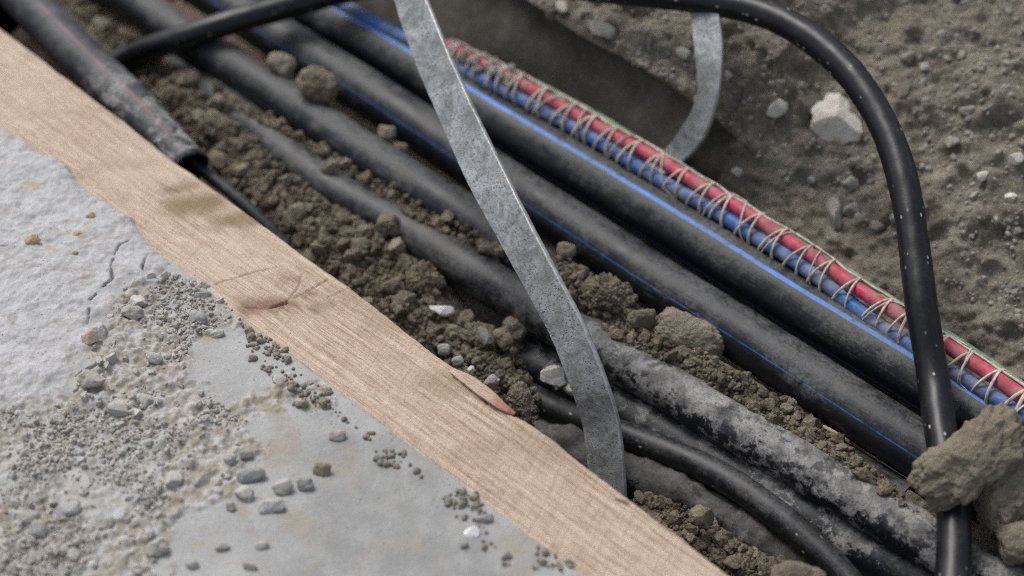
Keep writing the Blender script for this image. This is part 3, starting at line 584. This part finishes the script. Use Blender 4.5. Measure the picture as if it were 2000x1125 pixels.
n = NT('zinc_edge'); e_ = n.noise(200, 5, .7); M_EDGE = n.out(n.mix(n.rng(e_, .4, .7), (.50, .51, .50), (.30, .30, .28)), .45, .5, .5)
def strip(name, Lp, Rp, zs, th, mat, twist=0., W_=None):
    k = len(Lp); L = spline([at(*Lp[i], zs[i]-twist) for i in range(k)], .0015); Rr = spline([at(*Rp[i], zs[i]+twist) for i in range(k)], .0015)
    n = min(len(L), len(Rr)); rs = lambda Q: np.c_[[np.interp(np.linspace(0, 1, n), np.linspace(0, 1, len(Q)), Q[:, i]) for i in range(3)]].T
    L, Rr = rs(L), rs(Rr); C = (L+Rr)/2; D = Rr-L; wd = np.linalg.norm(D, axis=1); D /= wd[:, None]; wd = np.full(n, wd.mean() if W_ is None else W_)+0*wd
    T = np.gradient(C, axis=0); T /= np.linalg.norm(T, axis=1)[:, None]; D -= T*(D*T).sum(1)[:, None]; D /= np.linalg.norm(D, axis=1)[:, None]; N = np.cross(D, T); N *= np.sign((N*(CP-C)).sum(1))[:, None]
    prof = []
    hw, ht, c_ = 1., th/2, .0007
    for x in np.linspace(-1, 1, 25): prof.append((x, 1))
    prof += [(1.03, .55), (1.03, -.55)]
    for x in np.linspace(1, -1, 13): prof.append((x, -1))
    prof += [(-1.03, -.55), (-1.03, .55), prof[0]]
    prof = np.array(prof); P = C[:, None]+D[:, None]*(prof[:, 0][None]*wd[:, None]/2)[:, :, None]+N[:, None]*(prof[:, 1]*ht)[None, :, None]
    q = P.reshape(-1, 3); P += (fbm(q, 35, 2, 2.)*.0004+fbm(q, 220, 3, 5.)*.00022).reshape(n, -1, 1)*N[:, None]; P[:, -1] = P[:, 0]
    m = mesh(name, P.reshape(-1, 3)-C[0], gridF(n, len(prof))); m.materials.append(mat); m.materials.append(M_EDGE)
    k_ = np.tile(np.isin(np.arange(len(prof)-1), [24, 25, 26, 39, 40, 41]), n-1); m.polygons.foreach_set('material_index', k_.astype(np.int32)); return obj(name, m, mat, loc=C[0]), wd
LA = [(735, -95), (764, 0), (800, 101), (846, 210), (895, 322), (930, 394), (972, 470), (1021, 560), (1070, 655), (1110, 755), (1136, 830), (1146, 892), (1150, 980), (1150, 1080)]
RA = [(808, -100), (842, 0), (878, 90), (924, 197), (973, 300), (1018, 385), (1062, 470), (1110, 560), (1157, 652), (1193, 745), (1212, 820), (1221, 885), (1226, 975), (1226, 1075)]
zA = [.105, .087, .075, .061, .047, .038, .028, .015, -.001, -.021, -.043, -.060, -.085, -.11]
sa, wd = strip('metal_strip', LA, RA, zA, .0040, mat_galv('galvanised_steel'), .009, .0272)
tag(sa, 'long weathered galvanised metal strip slanting across the pipes, foot behind the plank', 'metal strip'); print('strip width', wd[:3])
LB = [(1340, -70), (1350, 20), (1358, 95), (1360, 165), (1340, 225), (1298, 282), (1235, 330)]
RB_ = [(1392, -75), (1402, 20), (1412, 95), (1409, 190), (1392, 255), (1344, 318), (1275, 375)]
zB = [.085, .07, .055, .034, .008, -.026, -.05]
sb, wd = strip('metal_strip', LB, RB_, zB, .0032, mat_galv('galvanised_grey', .95), .004, .0215)
tag(sb, 'short curled grey metal strip hanging between bundle and gravel bank', 'metal strip')

# ------------------------------------------------------------------ clods, lumps and stones
LUMPM = {}
def variants(kindname, k, mat, **kw):
    L = []
    for i in range(k):
        p, F = lumpV(kw.get('sub', 3), i+kw.get('seed', 0), kw.get('pw', 2.4), kw.get('big', .25), kw.get('mid', .12), kw.get('agg', .25), kw.get('fine', .04), kw.get('facet', 0)); L.append((p, F))
    return L
def rotm(rx, ry, rz): return np.array(Matrix.Rotation(rz, 3, 'Z') @ Matrix.Rotation(ry, 3, 'Y') @ Matrix.Rotation(rx, 3, 'X'))
def rest_px(px, py, hh, surf, n=25):
    """point on the resting surface whose lump of half height hh shows at the pixel"""
    z = -.04
    for _ in range(n):
        p = at(px, py, z); s = surf(p[None, :2])[0]+hh*.75; z = z*.5+s*.5
    return at(px, py, z)
def lump(name, px, py, wpx, hpx, ang, mat, label, cat, surf=rest, group=None, thick=.8, seed=None, p=None, z=None, **kw):
    """a lump wpx long (along ang degrees in the picture) and hpx across, resting on surf"""
    seed = seed if seed is not None else int(px*7+py*13) % 997
    s0 = pxscale(at(px, py, -.03)); a, b = wpx/2/s0, hpx/2/s0; c = b*thick
    pos = rest_px(px, py, c, surf) if z is None else at(px, py, z)
    kw.setdefault('sub', 5 if wpx > 60 else 4); V, F = lumpV(seed=seed, asp=(a/b, 1, thick), **kw)
    g = math.radians(ang); X = (RT*math.cos(g)-UP*math.sin(g)); X = X+FW*0; Yv = np.cross(FW, X); Zv = -FW
    # body axes follow the picture plane loosely, tipped half-way to the ground plane
    V = V*[1, 1, 1]/np.abs(V).max(0); V = V[:, :1]*X*a+V[:, 1:2]*Yv*b+V[:, 2:]*Zv*c
    o = obj(name, mesh(name, V, F), mat, loc=pos); return tag(o, label, cat, group)
slab = lambda xy: slab_h(xy)

AG = dict(agg=.26, big=.26, mid=.14, fine=.07, facet=2); CL = dict(agg=.05, big=.16, mid=.07, fine=.02, pw=2.8); RK = dict(agg=0, big=.26, mid=.12, fine=.035, facet=7)
lump('clay_lump', 1899, 895, 250, 122, -36, M_CLAY, 'largest clay lump, an oblong block on the black cable at the right edge', 'clay lump', z=.004, thick=.8, sub=6, pw=3.3, big=.15, mid=.10, agg=.07, fine=.03, seed=58)
lump('clay_lump', 1965, 965, 150, 150, -40, M_CLOD, 'crumbly clod tucked beneath the largest clay lump at the right edge', 'clod', z=-.022, sub=6, **AG)
lump('clay_lump', 1998, 1058, 90, 100, 80, M_CLAY, 'smooth rounded clay lump cut by the right edge, below the crumbly clod', 'clay lump', z=-.03, **CL)
lump('clay_lump', 1347, 655, 148, 84, 24, M_CLAY, 'sausage shaped clay lump between the blue lined pipe and mud splashed pipe', 'clay lump', thick=.95, sub=6, pw=2.9, big=.10, mid=.06, agg=.03, fine=.025)
lump('clay_lump', 1560, 1130, 115, 70, 10, M_CLAY, 'smooth tan lump at the bottom edge, left of the slim cable', 'clay lump', z=-.035, **CL)
lump('clod', 1197, 578, 110, 82, 20, M_CLOD, 'raspberry like crumbly clod just right of the metal strip', 'clod', sub=6, agg=.42, big=.2, mid=.1, fine=.06)
lump('clod', 1255, 622, 60, 50, 20, M_CLOD, 'small crumbly clod squeezed between raspberry clod and sausage lump', 'clod', **AG)
lump('clod', 1105, 489, 42, 34, 0, M_CLOD, 'lone clod wedged beside the blue lined pipe, just right of the strip', 'clod', z=-.03, **CL)
lump('clod', 552, 125, 62, 44, 28, M_CLAY, 'tan oblong clod on the pipes, upper left of its rounder neighbour', 'clod', z=-.018, **CL)
lump('clod', 620, 166, 84, 70, 30, M_CLAY, 'round tan clod perched between two pipes at upper left', 'clod', z=-.014, sub=6, agg=.1, big=.2, mid=.09, fine=.03)
lump('clod', 755, 259, 38, 34, 0, M_CLOD, 'small clod in the dark gap left of the metal strip', 'clod', z=-.03, **CL)
lump('clod', 783, 289, 30, 22, 10, M_CLOD, 'tiny clod at the end of the dark gap, touching nothing but pipe', 'clod', z=-.034, **CL)
lump('clod', 428, 248, 92, 62, 28, M_CLOD, 'broad rounded clod on the soil beside the cut duct', 'clod', sub=6, agg=.12, big=.18, mid=.1, fine=.03)
lump('clod', 368, 190, 42, 36, 10, M_CLOD, 'rounded clod above the broad one beside the duct', 'clod', **CL)
lump('clod', 330, 165, 26, 34, 70, M_CLAY, 'small pale upright clod nearest the black cable end', 'clod', **CL)
lump('stone', 428, 316, 50, 42, 30, M_CLAY, 'angular pale clod just past the cut duct end', 'clod', **RK)
lump('stone', 473, 333, 34, 34, 10, M_CLAY, 'small angular clod right of the pale one past the duct end', 'clod', **RK)
lump('stone', 643, 325, 36, 34, 20, M_CLAY, 'cube like clod lying on the half buried pipe', 'clod', **RK)
lump('clod', 755, 438, 64, 50, 20, M_CLOD, 'dark blocky clod at the edge of the crumb heap, on the half buried pipe', 'clod', sub=6, agg=.12, big=.2, mid=.1, fine=.03, facet=3)
lump('clod', 716, 452, 46, 34, 10, M_CLOD, 'flatter clod leaning on the dark blocky one', 'clod', **AG)
lump('clod', 830, 546, 78, 74, 60, M_CLOD, 'large knobbly clod at the brink of the dark hole', 'clod', sub=6, agg=.28, big=.24, mid=.12, fine=.04)
lump('clod', 772, 560, 56, 62, 70, M_CLOD, 'tall clod left of the knobbly one by the dark hole', 'clod', **AG)
lump('clod', 958, 484, 56, 34, 15, M_CLOD, 'crumbly clod lying against the left side of the metal strip', 'clod', **AG)
lump('clod', 1010, 640, 60, 56, 40, M_CLOD, 'pointed clod at the far rim of the dark hole', 'clod', z=-.062, **AG)
lump('clod', 935, 655, 90, 60, 20, M_CLOD, 'wide crumbly clod in the hollow left of the metal strip', 'clod', z=-.062, sub=6, **AG)
lump('clod', 1018, 780, 80, 56, 50, M_CLOD, 'ragged clod between plank splinter and slim cable', 'clod', z=-.048, sub=6, **AG)
lump('clod', 985, 660, 48, 40, 60, M_CLOD, 'grey brown clod just behind the pinkish sliver', 'clod', z=-.058, **CL)
lump('stone', 866, 607, 62, 24, 8, M_CHIP, 'white flat stone chip in the hollow beside the knobbly clod', 'stone chip', z=-.055, thick=.7, **RK)
lump('stone', 948, 656, 44, 22, 50, M_GREYST, 'grey lilac stone sliver tilted in the wide clod', 'stone chip', z=-.045, **RK)
lump('stone', 1077, 733, 64, 46, 15, M_WHITE, 'cream stone against the left edge of the metal strip', 'stone', z=-.058, **RK)
lump('stone', 1118, 762, 40, 30, 40, M_WHITE, 'cream stone half hidden behind the metal strip foot', 'stone', z=-.066, **RK)
lump('stone', 920, 722, 20, 14, -40, M_CHIP, 'tiny white chip near the plank edge', 'stone chip', z=-.055, **RK)
lump('stone', 962, 750, 36, 36, 60, M_GREYST, 'grey stone beside the plank splinter', 'stone', z=-.052, **RK)
lump('stone', 868, 682, 30, 26, 0, M_GREYST, 'rounded grey stone on soil close to the plank edge', 'stone', z=-.055, **CL)
lump('stone', 894, 706, 22, 26, 60, M_GREYST, 'smaller grey stone next to the rounded one by the plank', 'stone', z=-.055, **CL)
lump('clod', 1372, 1010, 60, 50, 20, M_CLOD, 'crumbly clod behind the lower plank edge, on the caked pipe', 'clod', z=-.06, **AG)
lump('clod', 1690, 930, 60, 26, 32, M_CLOD, 'long crumb ridge piece near the right end of the soil ridge', 'clod', **AG)
# on the pavement
P_ = lambda *a, **k: lump(*a, surf=slab, **k)
P_('stone_chip', 173, 662, 40, 30, -25, M_PINK, 'pink beige angular stone chip on the crack in the pale crust', 'stone chip', thick=.5, **RK)
P_('stone_chip', 921, 1040, 30, 22, -10, M_CHIP, 'white square chip on the bare concrete near the plank', 'stone chip', thick=.4, pw=5, big=.05, mid=.03, agg=0, fine=.01, facet=3)
for i, (px, py, wp, hp, an, mt, lb) in enumerate([
    (489, 930, 60, 28, -12, M_GREYST, 'long grey green stone at the edge of the dirt, with smaller stones around'),
    (548, 951, 46, 36, 10, M_PEB, 'brown grey stone right of the long grey green stone'),
    (596, 948, 34, 30, 0, M_GREYST, 'round grey stone, rightmost of the cluster on bare concrete'),
    (530, 988, 54, 30, -8, M_PEB, 'pale stone with dark underside, lowest big one of the cluster'),
    (479, 964, 42, 34, 15, M_PEB, 'knobbly pale stone left in the cluster, touching the dirt'),
    (449, 990, 24, 20, 0, M_GREYST, 'small blue grey pebble below the knobbly pale stone'),
    (481, 888, 28, 18, -5, M_GREYST, 'flat greenish pebble above the long grey green stone'),
    (449, 897, 30, 26, 0, M_PEB, 'grey pebble in brown dirt left of the flat greenish pebble'),
    (629, 918, 36, 30, 10, M_CLAY, 'flat tan clod alone on grey concrete right of the stone cluster'),
    (658, 851, 34, 24, 0, M_PEB, 'brown grey clod on bare concrete nearest the plank middle'),
    (306, 1067, 42, 48, 70, M_PEB, 'rounded grey stone at the lower edge of the dirt'),
    (437, 1070, 32, 18, -10, M_GREYST, 'dark stone on bare concrete, left of two near the bottom'),
    (510, 1066, 30, 18, -20, M_PEB, 'dark stone with a yellow side, right of two near the bottom'),
    (375, 1104, 28, 20, 0, M_GREYST, 'dark pebble at the bottom edge on bare concrete'),
    (490, 1107, 32, 16, 10, M_GREYST, 'flat blue black pebble at the bottom edge'),
    (302, 700, 32, 22, 20, M_PEB, 'smooth oval beige pebble in the dirt above the bare patch'),
    (180, 742, 54, 44, 20, M_PEB, 'big pale grey cement crumb at the foot of the crust'),
    (231, 802, 46, 28, 15, M_PEB, 'pale grey cement crumb below the biggest one'),
    (276, 779, 28, 22, 0, M_PEB, 'round tan pebble right of pale cement crumbs'),
    (135, 995, 52, 38, 10, M_PEB, 'blocky pale crumb in the gravel at lower left'),
    (255, 612, 52, 34, 10, M_PEB, 'pale cement crumb in the upper gravel patch beside the crust'),
    (385, 620, 38, 28, 20, M_PEB, 'pale cement crumb in the upper gravel patch near the plank'),
    (396, 578, 34, 20, 10, M_GREYST, 'grey pebble at the plank side of the upper gravel patch'),
    (545, 742, 30, 20, 0, M_PEB, 'brown pebble on the bare patch right of the gravel'),
    (425, 652, 30, 16, -15, M_PEB, 'brown flat pebble on the upper rim of the bare patch'),
    (944, 1014, 40, 22, 0, M_GREYST, 'blue grey pebble above the white square chip'),
    (905, 1064, 18, 20, 80, M_PEB, 'small brown pebble under the white square chip'),
    (628, 694, 0, 0, 0, None, ''), (60, 1010, 44, 34, 0, M_PEB, 'pale crumb at the left picture edge in the gravel'), (75, 1035, 36, 36, 30, M_PEB, 'rounded pale crumb below and right of the crumb at the left edge')]):
    if wp: P_('pebble', px, py, wp, hp, an, mt, lb, 'pebble', thick=.62, **(RK if i % 3 else CL))
for px, py, wp, hp in [(62, 468, 34, 24), (178, 421, 20, 12), (150, 456, 18, 12), (146, 494, 16, 8)]: P_('sand_crumb', px, py, wp, hp, -20, M_PINK if False else mat_stone('ochre', (.48, .38, .22), (.5, .4, .24), (.40, .31, .18)) if px == 62 else bpy.data.materials['ochre'], 'ochre sandy crumb stuck on the pale cement crust', 'crumb', group='ochre crumbs on the crust', thick=.5, **AG)
# on the bank
def bank_at(px, py):
    Q = BG.reshape(-1, 3); x, y = proj(Q); d = (x-px)**2+(y-py)**2; return Q[d.argmin()]
def bstone(px, py, wp, hp, an, mat, lb, nm='stone', cat='stone', **kw):
    p = bank_at(px, py); s0 = pxscale(p); kw = {**dict(agg=0, big=.2, mid=.08, fine=.02, facet=6), **kw}
    return lump(nm, px, py, wp, hp, an, mat, lb, cat, z=float((p-FW*hp/2/s0*.25)[2]), thick=.7, **kw)
bstone(1630, 235, 110, 92, 60, M_WHITE, 'large white rock stuck in the gravel bank, near the arching cable', sub=6, facet=5, pw=2.6, mid=.11, fine=.02)
bstone(1516, 211, 44, 34, -30, M_WHITE, 'pale oval stone left of the large white rock')
bstone(1985, 311, 24, 30, 70, M_WHITE, 'bright round stone at the right edge of the bank')
bstone(1100, 14, 26, 24, 0, M_WHITE, 'bright pebble on the bank lip near the top edge')
bstone(1175, 55, 54, 30, 20, M_WHITE, 'cream stone on the bank lip below the bright pebble')
bstone(1305, 18, 60, 20, 10, M_WHITE, 'long white stone under the arching cable at the top')
bstone(1334, 105, 30, 24, 30, M_WHITE, 'cream pebble just left of the curled strip')
bstone(1420, 145, 20, 18, 0, M_WHITE, 'small cream pebble just right of the curled strip')
bstone(1765, 180, 40, 20, -60, M_BPEB, 'greyish flat stone right of the arching cable bend')
bstone(1975, 20+365, 26, 26, 0, M_WHITE, 'cream pebble below the bright round stone at right edge')
bstone(1920, 345, 20, 22, 80, M_WHITE, 'small cream pebble in the bank right of arching cable')
bstone(1668, 318, 32, 26, 0, M_BPEB, 'dull brown stone below the large white rock')
bstone(1440, 335, 26, 20, 20, M_WHITE, 'pale stone just above the bundle, left of the dull brown one')
bstone(1890, 215, 34, 24, 0, M_BPEB, 'dull grey stone high in the bank right of the cable')
bstone(1630, 420, 28, 74, -4, M_BPEB, 'upright dull splinter of stone in the lower bank')

# many small ones: shared meshes, one object each
def crowd(name, label, group, cat, mat, meshes, pts, sizes):
    src = None
    for k, (p, s) in enumerate(zip(pts, sizes)):
        o = bpy.data.objects.new(name, meshes[k % len(meshes)]) if k < len(meshes) else obj0[k % len(meshes)].copy()
        if k == 0: obj0 = []
        if k < len(meshes): obj0.append(o)
        COL.objects.link(o); o.location = [float(c) for c in p]; o.rotation_euler = [random.uniform(0, 6.28) for _ in range(3)]
        o.scale = (s, s*random.uniform(.7, 1), s*random.uniform(.6, .95)); tag(o, label, cat, group)
def vmesh(nm, k, mat, seed, **kw):
    L = []
    for i in range(k):
        p, F = lumpV(seed=seed+i, **kw); p = p/np.abs(p).max(); m = mesh(nm, p, F); m.materials.append(mat); L.append(m)
    return L
# fitted textures in unit meshes: use materials scaled for unit objects
def unit(mat_fn, *a, k=.012):
    m = mat_fn(*a)
    for nd in m.node_tree.nodes:
        if nd.bl_idname in ('ShaderNodeTexNoise', 'ShaderNodeTexVoronoi'): nd.inputs['Scale'].default_value *= k
        if nd.bl_idname == 'ShaderNodeBump': nd.inputs['Distance'].default_value *= 1
    return m
M_UCLOD = unit(lambda: mat_soil('crumb_soil', objspace=True), k=.008); M_UPEB = unit(lambda: mat_stone('grit_stone', (.33, .305, .265), (.52, .515, .505), (.42, .39, .34)), k=.006)
M_UBPEB = unit(lambda: mat_stone('bank_grit', (.15, .132, .108), (.40, .375, .33), (.19, .165, .13)), k=.008)
def samp(n, polys, lim, hgt):
    """n random world spots whose picture position lies in one of the photo polygons"""
    out = []
    while sum(map(len, out)) < n:
        x = rng.uniform(*lim[0], 6000); y = rng.uniform(*lim[1], 6000); q = np.c_[x, y]; z = hgt(q); px, py = proj(np.c_[q, z]); pp = np.c_[px, py]
        ok = np.zeros(len(q), bool)
        for P in polys: ok |= inpoly(pp, P)
        out.append(np.c_[q, z][ok])
    return np.vstack(out)[:n]
def scatter(name, label, mat, pts, sizes, sub, k=24, seed=0, smooth=False, **kw):
    Vs, Fs, o_ = [], [], 0; var = [lumpV(sub, seed+i, **kw) for i in range(k)]
    for i, (p, s) in enumerate(zip(pts, sizes)):
        V, F = var[i % k]; R = rotm(*rng.uniform(0, 6.28, 3)); V = (V*[1, rng.uniform(.7, 1), rng.uniform(.6, .95)]*s)@R.T+p; Vs.append(V); Fs.append(F+o_); o_ += len(V)
    o = obj(name, mesh(name, np.vstack(Vs), np.vstack(Fs), smooth), mat); return kind(o, 'stuff', label)
HEAP = [[(255, 140), (330, 140), (420, 205), (480, 255), (540, 320), (610, 375), (690, 430), (740, 445), (785, 500), (870, 560), (840, 610), (1000, 660), (1060, 800), (1020, 860), (520, 450), (480, 392), (418, 312), (362, 252), (300, 185)],
        [(120, 0), (200, 0), (260, 60), (330, 120), (300, 150), (200, 80)],
        [(420, 170), (460, 195), (540, 240), (640, 295), (740, 352), (860, 418), (985, 485), (1010, 525), (900, 470), (830, 440), (770, 400), (700, 352), (600, 285), (500, 235), (440, 205)],
        [(1085, 500), (1140, 530), (1250, 600), (1310, 650), (1420, 720), (1560, 800), (1740, 945), (1780, 1000), (1640, 900), (1450, 790), (1330, 720), (1200, 660), (1100, 570)],
        [(1230, 960), (1340, 990), (1420, 1050), (1520, 1100), (1600, 1130), (1430, 1130)]]
lim = ((-.5, .45), (-.35, .5))
pts = samp(11000, HEAP, lim, rest); sz = np.clip(rng.lognormal(math.log(.0010), .35, len(pts)), .0005, .002); pts[:, 2] += sz*.35
scatter('soil_grains', 'fine loose soil between the plank and pipes', M_SOIL, pts, sz, 1, seed=500, agg=0, big=.3, mid=.2, fine=0, facet=2)
pts = samp(3600, HEAP, lim, rest); sz = np.clip(rng.lognormal(math.log(.0021), .45, len(pts)), .001, .0055); pts[:, 2] += sz*.35
scatter('soil_crumbs', 'loose brown soil crumbs heaped between the plank and pipes', M_SOIL, pts, sz, 2, seed=100, agg=.08, big=.30, mid=.20, fine=.09, facet=4)
VM = vmesh('soil_crumb', 14, M_UCLOD, 40, sub=4, agg=.16, big=.32, mid=.18, fine=.08, facet=4)
pts = samp(190, HEAP[:2], lim, rest); sz = np.clip(rng.lognormal(math.log(.0047), .45, len(pts)), .0028, .013); pts[:, 2] += sz*.4
crowd('soil_crumb', 'brown soil crumb in the heap between plank and half buried pipe', 'soil crumbs in the heap beside the plank', 'soil crumb', M_UCLOD, VM, pts, sz)
pts = samp(60, HEAP[2:4], lim, rest); sz = np.clip(rng.lognormal(math.log(.0042), .3, len(pts)), .003, .0075); pts[:, 2] += sz*.4
crowd('soil_crumb', 'brown soil crumb lodged in the valley between two pipes', 'soil crumbs lodged between pipes', 'soil crumb', M_UCLOD, VM, pts, sz)
pts = samp(22, HEAP[4:], lim, rest); sz = np.clip(rng.lognormal(math.log(.005), .3, len(pts)), .0035, .008); pts[:, 2] += sz*.4
crowd('soil_crumb', 'brown soil crumb behind the lower end of the plank', 'soil crumbs behind the lower plank', 'soil crumb', M_UCLOD, VM, pts, sz)
# gravel on the pavement
GRAV = [[(240, 560), (330, 530), (400, 560), (480, 620), (390, 655), (355, 700), (365, 745), (430, 790), (500, 830), (490, 890), (440, 970), (330, 960), (310, 1010), (300, 1125), (0, 1125), (0, 800), (130, 770), (170, 700)]]
GFEW = [[(460, 590), (560, 690), (660, 790), (900, 990), (1000, 1080), (1130, 1125), (960, 1100), (850, 960), (640, 800), (560, 760), (480, 700)]]
sh = lambda q: slab_h(q); lims = ((-.39, .1), (-.26, .1))
pts = samp(9000, GRAV, lims, sh); pts = pts[(fbm(pts[:, :2], 40, 3, 21.)+rng.normal(0, .25, len(pts))) > .12]; sz = np.clip(rng.lognormal(math.log(.00075), .55, len(pts)), .0003, .0026); pts[:, 2] += sz*.3
scatter('grit', 'fine grit and sand strewn over the pavement', mat_stone('dusty_grit', (.33, .30, .25), (.46, .445, .42), (.36, .33, .28)), pts, sz, 2, seed=300, agg=0, big=.36, mid=.2, fine=.03, facet=6)
GP = [[(560, 745), (650, 770), (660, 800), (570, 790)], [(860, 960), (930, 960), (960, 1010), (880, 990)], [(480, 650), (560, 670), (560, 700), (490, 690)], [(730, 880), (790, 880), (790, 915), (740, 910)], [(1050, 1060), (1120, 1090), (1110, 1120), (1040, 1100)]]
pts = np.vstack([samp(230, GP, lims, sh), samp(130, GFEW, lims, sh)]); sz = np.clip(rng.lognormal(math.log(.0011), .45, len(pts)), .0006, .0032); pts[:, 2] += sz*.3
scatter('grit', 'small clusters of dark grit on the bare concrete', mat_stone('dull_grit', (.20, .18, .145), (.30, .28, .245), (.24, .215, .17)), pts, sz, 2, seed=330, agg=.15, big=.22, mid=.12, fine=.03)
VP = vmesh('pebble', 14, M_UPEB, 70, sub=4, agg=.0, big=.34, mid=.16, fine=.05, facet=8)
pts = samp(150, GRAV, lims, sh); sz = np.clip(rng.lognormal(math.log(.0029), .45, len(pts)), .0016, .0085); pts[:, 2] -= sz*.1
crowd('pebble', 'small grey brown pebble in the gravelly dirt on the pavement', 'pebbles in the dirt on the pavement', 'pebble', M_UPEB, VP, pts, sz)
# gravel in the bank
def bank_pts(n):
    i = rng.integers(30, BG.shape[0]-30, n*6); j = rng.integers(int(NS*.9), BG.shape[1]-5, n*6); ok = (face.reshape(U.shape)[i, j] < .2); p = BG[i, j]; x, y = proj(p); ok &= (x > 850) & (x < 2150) & (y > -150) & (y < 900); return p[ok][:n]
VB = vmesh('bank_pebble', 14, M_UBPEB, 90, sub=3, agg=.05, big=.24, mid=.12, fine=.03, facet=5)
p = bank_pts(105); sz = np.clip(rng.lognormal(math.log(.0042), .4, len(p)), .0025, .011)
crowd('pebble', 'dull pebble set in the blurred gravel bank', 'pebbles set in the gravel bank', 'pebble', M_UBPEB, VB, p+np.array([0, 0, .0008]), sz)
p = bank_pts(3200); sz = np.clip(rng.lognormal(math.log(.0014), .5, len(p)), .0008, .004)
scatter('grit', 'fine grit crumbling off the gravel bank', M_BPEB, p, sz, 1, seed=360, agg=0, big=.25, mid=.12, fine=.0)
# mud stuck on the bundle's left end and a straw in the trench
pts = []
for k in range(75):
    i = int(np.searchsorted(uv_of(BUN)[0], uv_of(at(random.uniform(895, 1045), random.uniform(115, 175), -.018))[0])); i = min(i, len(BUN)-1)
    pts.append(BUN[i]+S_[i]*random.uniform(-.006, .009)+U_[i]*random.uniform(.003, .0095))
scatter('mud', 'pale fibrous mud smeared on the far end of tied bundle', mat_soil('pale_mud', (.24, .215, .185), (.44, .41, .36)), np.array(pts), rng.uniform(.0022, .0046, len(pts)), 3, seed=400, agg=.25, big=.3, mid=.15, fine=.05)
ns = NT('straw_fibre'); M_STRAW = ns.out(ns.mix(ns.noise(90, 3), (.30, .25, .16), (.42, .36, .24)), .8, .2)
st = path(sm=3, pp=[(1608, 833, -.05), (1632, 846, -.05), (1657, 862, -.054)], step=.002); tag(obj('straw', tube('straw', st-st[0], .0011, 8, .0002), M_STRAW, loc=st[0]), 'short pale straw in the dark gap below the blue lined pipe', 'straw')
